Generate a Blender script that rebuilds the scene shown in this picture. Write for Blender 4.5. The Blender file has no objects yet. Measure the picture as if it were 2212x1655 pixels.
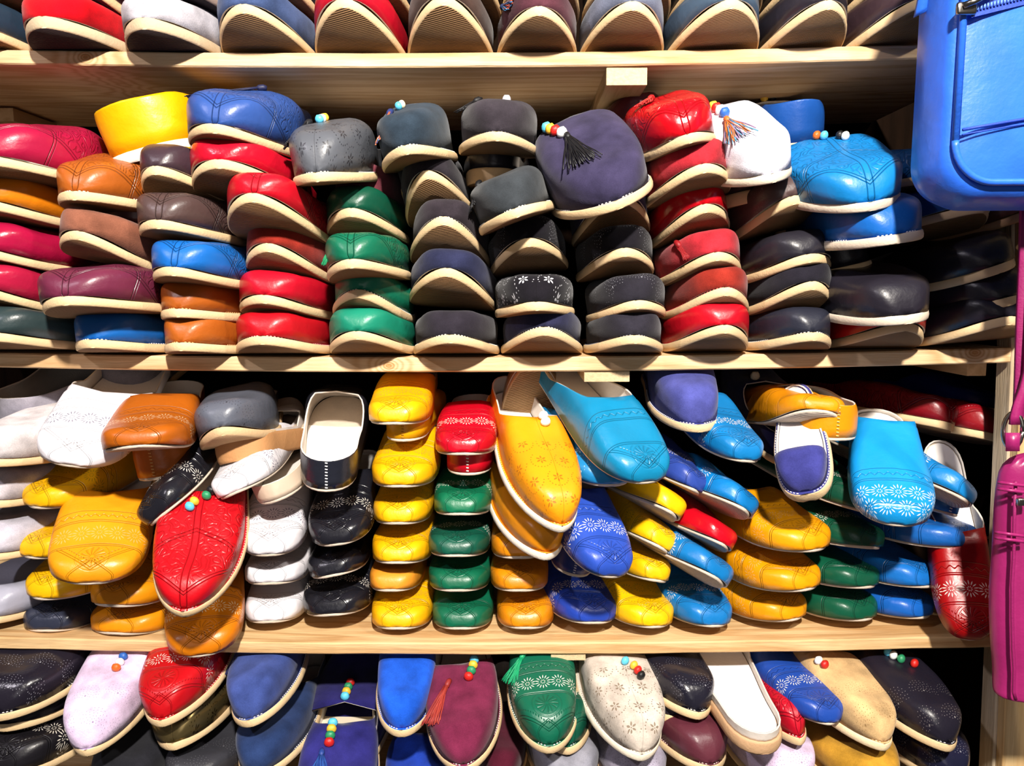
import bpy, bmesh, math, random
from mathutils import Vector, Matrix, Euler
R = math.radians
scene = bpy.context.scene
COL = scene.collection

# ---------------------------------------------------------------- camera, world, lights, exposure
W_PX, H_PX, FPX = 2212.0, 1655.0, 1660.0
cam_d = bpy.data.cameras.new('camera'); cam = bpy.data.objects.new('camera', cam_d); COL.objects.link(cam)
cam_d.sensor_fit = 'HORIZONTAL'; cam_d.sensor_width = 36.0; cam_d.lens = 36.0 * FPX / W_PX
cam_d.clip_start = 0.02
CAM = Vector((0.0, -0.87, 1.45))
cam.location = CAM
RC = Matrix.Rotation(R(0.4), 3, 'Z') @ Matrix.Rotation(R(90 - 6.77), 3, 'X') @ Matrix.Rotation(R(-0.2), 3, 'Z')
cam.rotation_euler = RC.to_euler()
scene.camera = cam

world = bpy.data.worlds.new('shop_ambient'); scene.world = world; world.use_nodes = True
bg = world.node_tree.nodes['Background']
bg.inputs[0].default_value = (1.0, 0.93, 0.90, 1); bg.inputs[1].default_value = 0.05

def lamp(name, loc, target, power, size, color, spread=180):
    d = bpy.data.lights.new(name, 'AREA'); d.shape = 'DISK'; d.size = size; d.energy = power; d.color = color; d.spread = R(spread)
    o = bpy.data.objects.new(name, d); COL.objects.link(o); o.location = loc
    o.rotation_euler = (Vector(target) - Vector(loc)).to_track_quat('-Z', 'Y').to_euler()
    return o
lamp('ceiling_spot', (0.15, -1.38, 2.36), (0.0, 0.0, 1.35), 58, 0.09, (1.0, 0.93, 0.84))
lamp('ceiling_spot', (-1.35, -1.35, 2.75), (-0.3, 0.0, 1.3), 10, 0.09, (0.97, 0.90, 1.0))
lamp('ceiling_spot', (1.25, -1.30, 2.80), (0.3, 0.0, 1.3), 14, 0.09, (1.0, 0.93, 0.84))
lamp('front_fill', (0.0, -3.2, 1.7), (0, 0, 1.35), 6, 1.6, (1.0, 0.95, 0.95))  # unseen broad fill, added to soften the spots' shadows

vs = scene.view_settings
vs.view_transform = 'Standard'; vs.look = 'None'; vs.exposure = 0.27; vs.gamma = 1.0; vs.use_curve_mapping = False

def P(px, py, y=0.0):
    """world point seen at pixel (px,py) of the photograph, on the vertical plane at depth y"""
    d = RC @ Vector(((px - W_PX / 2) / FPX, -(py - H_PX / 2) / FPX, -1.0))
    return CAM + d * ((y - CAM.y) / d.y)

# ---------------------------------------------------------------- node expressions
class X:
    def __init__(s, nt, k): s.nt = nt; s.k = k
    def op(s, o, b=None, c=None):
        n = s.nt.nodes.new('ShaderNodeMath'); n.operation = o
        for i, v in enumerate((s, b, c)):
            if v is None: continue
            if isinstance(v, X): s.nt.links.new(v.k, n.inputs[i])
            else: n.inputs[i].default_value = v
        return X(s.nt, n.outputs[0])
    def __add__(s, b): return s.op('ADD', b)
    def __sub__(s, b): return s.op('SUBTRACT', b)
    def __mul__(s, b): return s.op('MULTIPLY', b)
    def __truediv__(s, b): return s.op('DIVIDE', b)
    def __rsub__(s, b): return (s * -1.0) + b
    __radd__ = __add__; __rmul__ = __mul__
    def abs(s): return s.op('ABSOLUTE')
    def lt(s, b): return s.op('LESS_THAN', b)
    def gt(s, b): return s.op('GREATER_THAN', b)
    def mx(s, b): return s.op('MAXIMUM', b)
    def mn(s, b): return s.op('MINIMUM', b)
    def sin(s): return s.op('SINE')
    def fract(s): return s.op('FRACT')
    def rnd(s): return s.op('ROUND')
    def sqrt(s): return s.op('SQRT')
    def line(s, at, w): return (1.0 - (s - at).abs() / w).mx(0.0)

def polar(cx, dy):
    return (cx * cx + dy * dy).sqrt(), dy.op('ARCTAN2', cx)
def petals(r, th, n, r0, r1, wid):
    f = ((th * (n / (2 * math.pi))).fract() - 0.5).abs() * (2 * math.pi / n) * r
    q = (r - (r0 + r1) / 2) / ((r1 - r0) / 2)
    return f.lt((1.0 - q * q) * wid)
def dotring(r, th, n, rad, size):
    f = ((th * (n / (2 * math.pi))).fract() - 0.5).abs() * (2 * math.pi / n) * r
    g = r - rad
    return (f * f + g * g).sqrt().lt(size)

GROUPS = {}
def pattern(kind):
    if kind in GROUPS: return GROUPS[kind]
    ng = bpy.data.node_groups.new('tooling_' + kind, 'ShaderNodeTree')
    for s in ('Hole', 'Height'): ng.interface.new_socket(s, in_out='OUTPUT', socket_type='NodeSocketFloat')
    out = ng.nodes.new('NodeGroupOutput')
    uvn = ng.nodes.new('ShaderNodeUVMap'); uvn.uv_map = 'UVMap'
    sp = ng.nodes.new('ShaderNodeSeparateXYZ'); ng.links.new(uvn.outputs[0], sp.inputs[0])
    u, v = X(ng, sp.outputs[0]), X(ng, sp.outputs[1])
    hole = None; height = None
    if kind in ('band', 'bandtoe', 'plainband', 'rubberband'):
        vb = {'band': 6.4, 'bandtoe': 4.2, 'plainband': 6.4, 'rubberband': 8.0}[kind]; cell = 1.8
        dy = v - vb + u * u * 0.02
        cx = u - (u / cell).rnd() * cell
        r, th = polar(cx, dy)
        hole = petals(r, th, 14, 0.44, 0.98, 0.058).mx(petals(r, th, 8, 0.14, 0.33, 0.045))
        if kind == 'bandtoe':
            dy2 = v - (vb - 2.1); c2 = (u + 1.1) - ((u + 1.1) / cell).rnd() * cell
            r2, t2 = polar(c2, dy2)
            hole = hole.mx(petals(r2, t2, 14, 0.44, 0.98, 0.058).mx(petals(r2, t2, 8, 0.14, 0.33, 0.045)))
        if kind == 'plainband': hole = hole * 0.0
        height = hole * -1.0
        for a, w in ((1.5, .08), (1.72, .06), (-1.5, .08), (-1.75, .06), (3.0, .06)):
            height = height - dy.line(a, w) * 0.6
        # wavy border above the band
        height = height - (dy - ((u * 7.0).sin()) * 0.15).line(2.35, 0.09) * 0.5
        if kind != 'bandtoe':
            toe = v.lt(vb - 2.0)
            d = v - u.abs() * 0.75
            e = v + u.abs() * 0.75
            tp = d.line(1.5, .07) + d.line(1.8, .06) + d.line(2.35, .12) * (u * 22.0).sin().gt(0.0) + e.line(2.6, .06) + e.line(2.85, .05) * 0.7
            rr, tt = polar(u, v - (vb - 3.3))
            leaf = (tt * 13.0 + (rr * 3.0)).sin().mx(0.0) * rr.lt(1.25) * rr.gt(0.2)
            arcs = ((rr * 16.0).sin().mx(0.0)) * rr.gt(1.3) * rr.lt(1.9)
            height = height - (tp * 0.6 + leaf * 0.45 + arcs * 0.25) * toe
    elif kind == 'dots':
        cell = 2.7
        row = (v / cell).rnd()
        us = u + row * (cell * 0.5)
        cx = us - (us / cell).rnd() * cell; dy = v - row * cell
        r, th = polar(cx, dy)
        hole = petals(r, th, 6, 0.14, 0.62, 0.105).mx(dotring(r, th, 20, 1.12, 0.07) * (dy + cx * 0.6).lt(0.55)).mx(r.lt(0.07))
        hole = hole * v.gt(2.2) * v.lt(11.0)
        height = hole * -1.0 - u.line(0.0, 0.06) * 0.3
    elif kind == 'fans':
        cell = 3.6
        row = (v / cell).rnd()
        us = u + row * (cell * 0.5) + 0.9
        cx = us - (us / cell).rnd() * cell; dy = v - row * cell + 0.8
        r, th = polar(cx, dy)
        hole = r.lt(0.10)
        for k, (rad, n) in enumerate(((0.35, 8), (0.65, 12), (0.95, 14), (1.25, 18), (1.55, 22))):
            hole = hole.mx(dotring(r, th + k * 0.2, n, rad, 0.04))
        hole = hole * (dy + cx * 0.25).gt(-0.25) * v.gt(1.5) * v.lt(9.0)
        height = hole * -1.0
    else:  # 'emboss': scrolls, a centre ridge and crossing toe lines
        tn = ng.nodes.new('ShaderNodeTexNoise'); tn.inputs['Scale'].default_value = 0.55; tn.inputs['Detail'].default_value = 1.0
        ng.links.new(uvn.outputs[0], tn.inputs['Vector'])
        n = X(ng, tn.outputs[0])
        scroll = (n * 60.0).sin().mx(0.0)
        d = v - u.abs() * 0.8; e = v + u.abs() * 0.5
        lines = d.line(1.6, .09) + d.line(1.95, .08) + e.line(9.2, .1) + e.line(9.6, .08) + u.abs().line(0.32, .08)
        keep = (d - 2.2).gt(0.0) * u.abs().gt(0.5)
        height = (lines * -0.8) - scroll * keep * 0.45
        hole = n * 0.0
    ng.links.new(hole.k, out.inputs['Hole']); ng.links.new(height.k, out.inputs['Height'])
    GROUPS[kind] = ng
    return ng

def srgb(h):
    h = h.lstrip('#'); c = [int(h[i:i + 2], 16) / 255 for i in (0, 2, 4)]
    return tuple(((x / 12.92) if x <= 0.04045 else ((x + 0.055) / 1.055) ** 2.4) for x in c) + (1.0,)

MATS = {}
def new_mat(name):
    m = bpy.data.materials.new(name); m.use_nodes = True
    nt = m.node_tree
    return m, nt, nt.nodes['Principled BSDF']
def noise(nt, scale, detail=3.0, coord='Object', rand=True, vec=None):
    n = nt.nodes.new('ShaderNodeTexNoise'); n.inputs['Scale'].default_value = scale; n.inputs['Detail'].default_value = detail
    if vec is None:
        tc = nt.nodes.new('ShaderNodeTexCoord'); vec = tc.outputs[coord]
    nt.links.new(vec, n.inputs['Vector'])
    if rand:
        n.noise_dimensions = '4D'
        oi = nt.nodes.new('ShaderNodeObjectInfo')
        nt.links.new((X(nt, oi.outputs['Random']) * 40.0).k, n.inputs['W'])
    return X(nt, n.outputs[0])
def scale_col(nt, col, fac):
    """col * fac (fac an X)"""
    n = nt.nodes.new('ShaderNodeMix'); n.data_type = 'RGBA'; n.blend_type = 'MULTIPLY'; n.inputs[0].default_value = 1.0
    if isinstance(col, tuple): n.inputs[6].default_value = col
    else: nt.links.new(col, n.inputs[6])
    c = nt.nodes.new('ShaderNodeCombineColor')
    for i in range(3): nt.links.new(fac.k, c.inputs[i])
    nt.links.new(c.outputs[0], n.inputs[7])
    return n.outputs[2]

def upper_mat(hexc, finish='leather', pat=None, hole='#e9e2d6'):
    key = (hexc, finish, pat, hole)
    if key in MATS: return MATS[key]
    m, nt, b = new_mat('%s_%s' % (finish, hexc.strip('#')))
    base = srgb(hexc)
    if finish == 'suede':
        f = (noise(nt, 42, 6) * 1.7 + 0.12).mx(0.35)
        fine = noise(nt, 900, 2)
        col = scale_col(nt, base, f * (fine * 0.5 + 0.75))
        b.inputs['Roughness'].default_value = 0.95
        b.inputs['Specular IOR Level'].default_value = 0.02
        b.inputs['Sheen Weight'].default_value = 0.12; b.inputs['Sheen Roughness'].default_value = 0.5
        hgt = fine * 0.25 + f * 0.35
    elif finish == 'metal':
        col = scale_col(nt, base, noise(nt, 40, 3) * 0.5 + 0.75)
        b.inputs['Metallic'].default_value = 0.85; b.inputs['Roughness'].default_value = 0.28
        hgt = noise(nt, 60, 4) * 0.3
    else:
        f = noise(nt, 22, 3) * 0.5 + 0.75
        col = scale_col(nt, base, f)
        b.inputs['Roughness'].default_value = 0.36 if finish == 'leather' else 0.24
        b.inputs['Specular IOR Level'].default_value = 0.45
        hgt = noise(nt, 26, 4) * 1.6 + noise(nt, 90, 4) * 0.5 + noise(nt, 420, 2) * 0.12
    if pat:
        g = nt.nodes.new('ShaderNodeGroup'); g.node_tree = pattern(pat)
        ho, he = X(nt, g.outputs[0]), X(nt, g.outputs[1])
        mix = nt.nodes.new('ShaderNodeMix'); mix.data_type = 'RGBA'
        nt.links.new((ho * 0.85).k, mix.inputs[0]); nt.links.new(col, mix.inputs[6]); mix.inputs[7].default_value = srgb(hole)
        # tooled grooves a little darker than the leather around them
        col = scale_col(nt, mix.outputs[2], (he * 0.55 + 1.0 + ho * 0.55).mx(0.35))
        hgt = hgt + he * 1.1
    bump = nt.nodes.new('ShaderNodeBump'); bump.inputs['Distance'].default_value = 0.0011; bump.inputs['Strength'].default_value = 0.9
    nt.links.new(hgt.k, bump.inputs['Height']); nt.links.new(bump.outputs[0], b.inputs['Normal'])
    nt.links.new(col, b.inputs['Base Color'])
    MATS[key] = m
    return m

def plain_mat(hexc, rough=0.7, var=0.25, scale=40, bumpd=0.0006, metal=0.0, key=None):
    k = ('p', hexc, rough, var, scale, metal)
    if k in MATS: return MATS[k]
    m, nt, b = new_mat(key or 'plain_' + hexc.strip('#'))
    f = noise(nt, scale, 4)
    nt.links.new(scale_col(nt, srgb(hexc), f * (2 * var) + (1 - var)), b.inputs['Base Color'])
    b.inputs['Roughness'].default_value = rough; b.inputs['Metallic'].default_value = metal
    if bumpd:
        bump = nt.nodes.new('ShaderNodeBump'); bump.inputs['Distance'].default_value = bumpd
        nt.links.new((f + noise(nt, scale * 8, 2) * 0.4).k, bump.inputs['Height']); nt.links.new(bump.outputs[0], b.inputs['Normal'])
    MATS[k] = m
    return m

def outsole_mat(hexc, wavy=False):
    """ribbed underside: fine crosswise ribs, or the curved wave tread of a leather slipper"""
    k = ('o', hexc, wavy)
    if k in MATS: return MATS[k]
    m, nt, b = new_mat('tread_' + hexc.strip('#'))
    uvn = nt.nodes.new('ShaderNodeUVMap'); uvn.uv_map = 'UVMap'
    sp = nt.nodes.new('ShaderNodeSeparateXYZ'); nt.links.new(uvn.outputs[0], sp.inputs[0])
    u, v = X(nt, sp.outputs[0]), X(nt, sp.outputs[1])
    if wavy: h = ((v + (u * 1.6).sin() * 0.25 - u * u * 0.05) * 15.0).sin()
    else: h = (v * 26.0 + u * 8.0).sin() * 0.5
    f = noise(nt, 30, 3) * 0.4 + 0.8
    nt.links.new(scale_col(nt, srgb(hexc), f * (h * 0.05 + 0.97)), b.inputs['Base Color'])
    b.inputs['Roughness'].default_value = 0.8
    bump = nt.nodes.new('ShaderNodeBump'); bump.inputs['Distance'].default_value = 0.0008
    nt.links.new(h.k, bump.inputs['Height']); nt.links.new(bump.outputs[0], b.inputs['Normal'])
    MATS[k] = m
    return m

def wood_mat(name, light, dark, axis='X', knots=(), rough=0.65, scale=1.0, spec=0.3):
    m, nt, b = new_mat(name)
    tc = nt.nodes.new('ShaderNodeTexCoord')
    mp = nt.nodes.new('ShaderNodeMapping'); nt.links.new(tc.outputs['Object'], mp.inputs[0])
    s = {'X': (2.2, 26, 26), 'Y': (26, 2.2, 26), 'Z': (26, 26, 2.2)}[axis]
    mp.inputs['Scale'].default_value = tuple(q * scale for q in s)
    big = noise(nt, 1.0, 2, rand=False, vec=mp.outputs[0])
    sep = nt.nodes.new('ShaderNodeSeparateXYZ'); nt.links.new(tc.outputs['Object'], sep.inputs[0])
    px_, pz_ = X(nt, sep.outputs[0]), X(nt, sep.outputs[2])
    warp = big * 1.0
    kn = None
    for (kx, kz, kr) in knots:
        dx, dz = (px_ - kx), (pz_ - kz) * 1.6
        rr = (dx * dx + dz * dz).sqrt()
        warp = warp + (rr / kr * -1.2).op('EXPONENT') * 1.2
        q = (1.0 - rr / (kr * 0.55)).mx(0.0).mn(1.0)
        kn = q if kn is None else kn.mx(q)
    rings = ((warp * 34.0).sin() * 0.5 + 0.5).op('POWER', 1.6)
    fibre = noise(nt, 14.0, 3, rand=False, vec=mp.outputs[0])
    blot = noise(nt, 5.0, 3, rand=False)
    fac = rings * 0.42 + fibre * 0.5 + (blot - 0.5) * 0.5
    if kn is not None: fac = fac + kn * 0.8
    cr = nt.nodes.new('ShaderNodeMix'); cr.data_type = 'RGBA'
    nt.links.new(fac.mx(0.0).mn(1.0).k, cr.inputs[0]); cr.inputs[6].default_value = srgb(light); cr.inputs[7].default_value = srgb(dark)
    nt.links.new(cr.outputs[2], b.inputs['Base Color'])
    b.inputs['Roughness'].default_value = rough; b.inputs['Specular IOR Level'].default_value = spec
    bump = nt.nodes.new('ShaderNodeBump'); bump.inputs['Distance'].default_value = 0.0007
    nt.links.new((fibre + rings * 0.4).k, bump.inputs['Height']); nt.links.new(bump.outputs[0], b.inputs['Normal'])
    return m

# ---------------------------------------------------------------- mesh helpers
def obj(name, bm, mats, parent=None, smooth=True, mw=None):
    me = bpy.data.meshes.new(name)
    bmesh.ops.recalc_face_normals(bm, faces=bm.faces[:]) if False else None
    bm.to_mesh(me); bm.free()
    for m in (mats if isinstance(mats, (list, tuple)) else [mats]): me.materials.append(m)
    if smooth: me.polygons.foreach_set('use_smooth', [True] * len(me.polygons))
    o = bpy.data.objects.new(name, me); COL.objects.link(o)
    if parent is not None: o.parent = parent
    return o
def empty(name, mat):
    o = bpy.data.objects.new(name, None); COL.objects.link(o); o.empty_display_size = 0.02
    o.matrix_world = mat
    return o
def tag(o, label, cat, group=None):
    o['label'] = label; o['category'] = cat
    if group: o['group'] = group
    return o
def tube(bm, pts, rad, n=5, taper=None):
    """a tube through pts"""
    rings = []
    for i, p in enumerate(pts):
        a = pts[max(i - 1, 0)]; c = pts[min(i + 1, len(pts) - 1)]
        d = (c - a).normalized()
        s = d.orthogonal().normalized() if i == 0 else (s0 - d * s0.dot(d)).normalized()
        s0 = s
        t = d.cross(s)
        rr = rad if taper is None else rad * taper(i / max(len(pts) - 1, 1))
        rings.append([bm.verts.new(p + (s * math.cos(2 * math.pi * k / n) + t * math.sin(2 * math.pi * k / n)) * rr) for k in range(n)])
    for A, B in zip(rings, rings[1:]):
        for k in range(n): bm.faces.new((A[k], A[(k + 1) % n], B[(k + 1) % n], B[k]))
    for rg, rev in ((rings[0], True), (rings[-1], False)):
        bm.faces.new(rg[::-1] if rev else rg)
def rbox(bm, lo, hi, bev=0.0):
    r = bmesh.ops.create_cube(bm, size=1.0)
    vsn = r['verts']
    lo = Vector(lo); hi = Vector(hi)
    for v in vsn: v.co = Vector(((v.co[i] + .5) * (hi[i] - lo[i]) + lo[i]) for i in range(3))
    if bev:
        es = list({e for v in vsn for e in v.link_edges})
        bmesh.ops.bevel(bm, geom=es, offset=bev, segments=2, affect='EDGES', profile=0.6)

# ---------------------------------------------------------------- the slipper builder
def sstep(x): x = max(0.0, min(1.0, x)); return x * x * (3 - 2 * x)
CREAM, TANB, LEATH, DARKS = '#dfc194', '#86643f', '#cfc0ae', '#33262a'
STITCH = plain_mat('#efeae2', 0.8, 0.1, 40, 0, key='white_thread')
LINING = plain_mat('#d8d0c6', 0.8, 0.12, 60, key='lining_leather')
INSOLE = plain_mat('#f0ebe6', 0.6, 0.06, 40, key='insole_leather')
BEADC = {'c': '#5cc3e6', 'y': '#e8b93a', 'r': '#c8231c', 'g': '#2a8a5c', 'w': '#eef0ee', 'k': '#17171a', 'o': '#d8661f', 's': '#b8b8c0', 'b': '#2d63b5', 'h': '#efe3c0'}

class Shoe:
    def __init__(s, L, W, tb, p, q, S, ts, th, ht, hm, hq, tm, dt, t1, ex, ez, inset, bulge, heelw, heelS=0.0, seed=0, dent=0.0015):
        s.__dict__.update(locals()); del s.__dict__['s']
        rnd = random.Random(seed); s.ph = [rnd.uniform(0, 6.28) for _ in range(6)]
    def w(s, t, dq=0.0):
        t = max(0.0, min(1.0, t)); tb = s.tb
        if t < tb: return s.W / 2 * max(0.0, 1 - (1 - t / tb) ** s.p) ** (1 / (s.q + dq))
        b = 1 - (1 - s.heelw) * sstep((t - tb) / (0.85 - tb))
        if t > 0.82: b *= max(0.0, 1 - ((t - 0.82) / 0.18) ** 2.4) ** (1 / 2.2)
        return s.W / 2 * b
    def zs(s, t):
        a = max(0.0, 1 - t / s.ts)
        return s.S * a ** 2.5 + s.heelS * sstep((t - .5) / .3)
    def h(s, t):
        x = min(1.0, t / s.t1)
        toe = s.ht * math.sqrt(max(0.0, 1 - (1 - x) ** 2))
        u = min(1.0, t / s.tm); u = 0.65 * u + 0.35 * sstep(u)
        return toe + (s.hm - s.ht) * u if t <= s.tm else s.hm + 0 * toe
    def am(s, t):
        if t <= s.tm: return math.pi / 2
        f = math.sqrt(min(1.0, (t - s.tm) / s.dt))
        ae = math.asin(min(1.0, (s.hq / s.hm)) ** (1 / s.ez))
        return ae + (math.pi / 2 - ae) * (1 - f)
    def surf(s, t, a, off=0.0):
        """a: 0 right edge .. pi/2 apex .. pi left edge"""
        c, n = math.cos(a), math.sin(a)
        w = max(0.0, s.w(t, 0.7) - s.inset)
        w *= 1 + s.bulge * math.sin(2 * min(a, math.pi - a)) * 1.0
        x = w * math.copysign(abs(c) ** s.ex, c)
        z = s.zs(t) + s.th + s.h(t) * abs(n) ** s.ez
        y = s.inset + t * (s.L - 2 * s.inset)
        if s.dent:
            k = s.dent * min(1.0, t / 0.15) * abs(n)
            z += k * (math.sin(x * 90 + s.ph[0] + y * 40) + math.sin(y * 75 + s.ph[1])) * 0.7
            x += k * math.sin(y * 60 + s.ph[2])
        return Vector((x, y, z))
    def normal(s, t, a):
        e = 1e-3
        d1 = s.surf(t + e, a) - s.surf(t - e, a); d2 = s.surf(t, a + .02) - s.surf(t, a - .02)
        n = d1.cross(d2)
        if n.length < 1e-9: return Vector((0, -1, 0))
        n.normalize()
        mid = Vector((0, (t) * s.L, s.zs(t)))
        return n if n.dot(s.surf(t, a) - mid) > 0 else -n

def trows(n1, n2, tb):
    r = [tb * (i / n1) ** 2 for i in range(n1)]
    r += [tb + (0.82 - tb) * i / n2 for i in range(n2)]
    r += [1 - 0.18 * (1 - i / 6) ** 2 for i in range(7)]
    return r

def build_upper(s, off):
    bm = bmesh.new(); uvl = bm.loops.layers.uv.new('UVMap')
    ts = trows(14, 18, s.tb)
    # keep a row exactly at the throat
    k = min(range(len(ts)), key=lambda i: abs(ts[i] - s.tm)); ts[k] = s.tm
    N = 11
    uvs = {}
    vlen = 0.0; prev = None
    apex_v = []
    for t in ts:
        q = s.surf(t, math.pi / 2)
        if prev is not None: vlen += (q - prev).length
        prev = q; apex_v.append(vlen)
    for side in (1, -1):
        grid = []
        for t, vv in zip(ts, apex_v):
            A = s.am(t); row = []
            full = [s.surf(t, math.pi / 2 * j / N) for j in range(N + 1)]
            # arc length measured from the apex
            for j in range(N + 1):
                a = A * j / N
                aa = a if side == 1 else math.pi - a
                p = s.surf(t, aa)
                v = bm.verts.new(p - off)
                frac = a / (math.pi / 2) * N
                i0 = int(min(N - 1, math.floor(frac)))
                arc = sum((full[i + 1] - full[i]).length for i in range(i0 + 1, N)) + (full[i0 + 1] - full[i0]).length * (i0 + 1 - frac)
                uvs[v] = (side * arc * 100, vv * 100)
                row.append(v)
            grid.append(row)
        for A_, B_ in zip(grid, grid[1:]):
            for j in range(N):
                q = (A_[j], A_[j + 1], B_[j + 1], B_[j])
                try: f = bm.faces.new(q if side == 1 else q[::-1])
                except ValueError: continue
                for l in f.loops: l[uvl].uv = uvs[l.vert]
    bmesh.ops.remove_doubles(bm, verts=bm.verts[:], dist=0.00015)
    dg = [f for f in bm.faces if f.calc_area() < 1e-10]
    if dg: bmesh.ops.delete(bm, geom=dg, context='FACES_ONLY')
    bmesh.ops.recalc_face_normals(bm, faces=bm.faces[:])
    # outward check
    tot = sum((f.normal.dot(f.calc_center_median() + off - Vector((0, s.L * .45, 0.0))) for f in bm.faces))
    if tot < 0: bmesh.ops.reverse_faces(bm, faces=bm.faces[:])
    return bm

def build_sole(s, off, edge_over=0.0, scale=1.0):
    bm = bmesh.new(); uvl = bm.loops.layers.uv.new('UVMap')
    ts = trows(12, 12, s.tb)
    lv = [(0.0, -0.0016), (0.14, 0.0), (0.5, 0.0006), (0.86, 0.0), (1.0, -0.0012)]
    rings = []
    for fz, ov in lv:
        L_, R_ = [], []
        for t in ts:
            w = max(0.0, s.w(t) * scale + (ov + edge_over if 0.0 < t < 1.0 else 0))
            y = t * s.L
            if t == 0.0: y -= ov
            if t == 1.0: y += ov
            z = s.zs(t) + s.th * fz
            R_.append(bm.verts.new(Vector((w, y, z)) - off)); L_.append(bm.verts.new(Vector((-w, y, z)) - off))
        rings.append((L_, R_))
    for (L0, R0), (L1, R1) in zip(rings, rings[1:]):
        for i in range(len(ts) - 1):
            bm.faces.new((R0[i], R0[i + 1], R1[i + 1], R1[i])).material_index = 0
            bm.faces.new((L0[i + 1], L0[i], L1[i], L1[i + 1])).material_index = 0
    for k, (L_, R_) in ((1, rings[0]), (2, rings[-1])):
        for i in range(len(ts) - 1):
            q = (R_[i], L_[i], L_[i + 1], R_[i + 1])
            f = bm.faces.new(q if k == 1 else q[::-1]); f.material_index = k
    for f in bm.faces:
        for l in f.loops: l[uvl].uv = ((l.vert.co.x + off.x) * 100, (l.vert.co.y + off.y) * 100)
    bmesh.ops.remove_doubles(bm, verts=bm.verts[:], dist=0.0001)
    dg = [f for f in bm.faces if f.calc_area() < 1e-11]
    if dg: bmesh.ops.delete(bm, geom=dg, context='FACES_ONLY')
    bmesh.ops.recalc_face_normals(bm, faces=bm.faces[:])
    return bm

def build_insole(s, off, t0):
    bm = bmesh.new()
    ts = [t for t in trows(8, 14, s.tb) if t >= t0]
    prev = None
    for t in ts:
        w = max(0.0, s.w(t) - s.inset - 0.0025)
        z = s.zs(t) + s.th + 0.0022
        y = s.inset + .001 + t * (s.L - 2 * s.inset - .004)
        cur = [bm.verts.new(Vector((k * w, y, z - 0.0015 * (1 - k * k))) - off) for k in (-1, -.5, 0, .5, 1)]
        if prev:
            for i in range(4): bm.faces.new((prev[i], prev[i + 1], cur[i + 1], cur[i]))
        prev = cur
    bmesh.ops.remove_doubles(bm, verts=bm.verts[:], dist=0.0001)
    return bm

def dash(bm, p, d, n, l, w, hgt):
    d = d.normalized(); n = n.normalized(); b = d.cross(n).normalized()
    vs_ = [bm.verts.new(p + d * (i * l / 2) + b * (j * w / 2) + n * (k * hgt)) for i, j, k in
           ((-1, -1, 0), (1, -1, 0), (1, 1, 0), (-1, 1, 0), (-.8, -.7, 1), (.8, -.7, 1), (.8, .7, 1), (-.8, .7, 1))]
    for q in ((4, 5, 6, 7), (0, 1, 5, 4), (1, 2, 6, 5), (2, 3, 7, 6), (3, 0, 4, 7)): bm.faces.new([vs_[i] for i in q])

def build_stitch(s, off, tmax, step=0.0036):
    bm = bmesh.new()
    for sg in (1, -1):
        acc = 0.0; prev = None; t = 0.002
        while t < tmax:
            w = max(0.0, s.w(t) - s.inset * 0.55)
            p = Vector((sg * w, s.inset * .4 + t * (s.L - s.inset), s.zs(t) + s.th + 0.0002))
            if prev is not None:
                acc += (p - prev).length
                if acc >= step:
                    acc = 0.0
                    dash(bm, p - off, p - prev, Vector((0, 0, 1)), 0.0022, 0.0008, 0.0006)
            prev = p; t += 0.0012 if t > 0.012 else 0.0003
    return bm

def build_seam(s, off):
    bm = bmesh.new()
    n = 9
    hgt = s.hq
    for i in range(n):
        z = s.zs(1) + s.th + hgt * (i + .6) / (n + .3)
        dash(bm, Vector((0, s.L - s.inset + 0.0002, z)) - off, Vector((1, 0, 0.15)), Vector((0, 1, 0)), 0.0030, 0.0012, 0.0010)
    return bm

def bead_mesh(p, n, d, r):
    bm = bmesh.new()
    bmesh.ops.create_uvsphere(bm, u_segments=12, v_segments=8, radius=r)
    d = d.normalized()
    rot = d.to_track_quat('Z', 'Y').to_matrix().to_4x4()
    for v in bm.verts:
        v.co.x *= 1.08; v.co.y *= 1.08; v.co.z *= 0.86
        v.co *= 1 + 0.06 * math.sin(7 * math.atan2(v.co.y, v.co.x)) * (1 - abs(v.co.z) / r)
    bmesh.ops.transform(bm, matrix=Matrix.Translation(p) @ rot, verts=bm.verts[:])
    return bm

def build_tassel(path0, path1, nrm, cols, seed, spread=0.016, n=44, r=0.00055):
    """a knotted head and a fan of threads from path0 to path1"""
    rnd = random.Random(seed)
    d = path1 - path0; L = d.length; dn = d.normalized(); sd = dn.cross(nrm).normalized()
    head = bmesh.new()
    tube(head, [path0 + nrm * .003, path0 + dn * .003 + nrm * .0042, path0 + dn * .007 + nrm * .0042, path0 + dn * .010 + nrm * .003], 0.0034, 8, lambda q: (.75, 1, 1.0, .85)[int(round(q * 3))])
    bms = [bmesh.new() for _ in cols]
    for i in range(n):
        bm = bms[i % len(cols)]
        f = rnd.uniform(-1, 1); ln = L * rnd.uniform(.86, 1.06); up = rnd.uniform(0.0008, .005)
        pts = []
        for k in range(6):
            q = k / 5
            pts.append(path0 + dn * (.008 + (ln - .008) * q) + sd * (f * (0.0022 + (spread - .0022) * q ** 1.1) + .0012 * math.sin(q * 4 + i)) + nrm * (.0035 * (1 - q) + up * (0.4 + .6 * q) * (1 - .45 * q)))
        tube(bm, pts, r * rnd.uniform(.8, 1.3), 4)
    return head, bms

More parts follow.
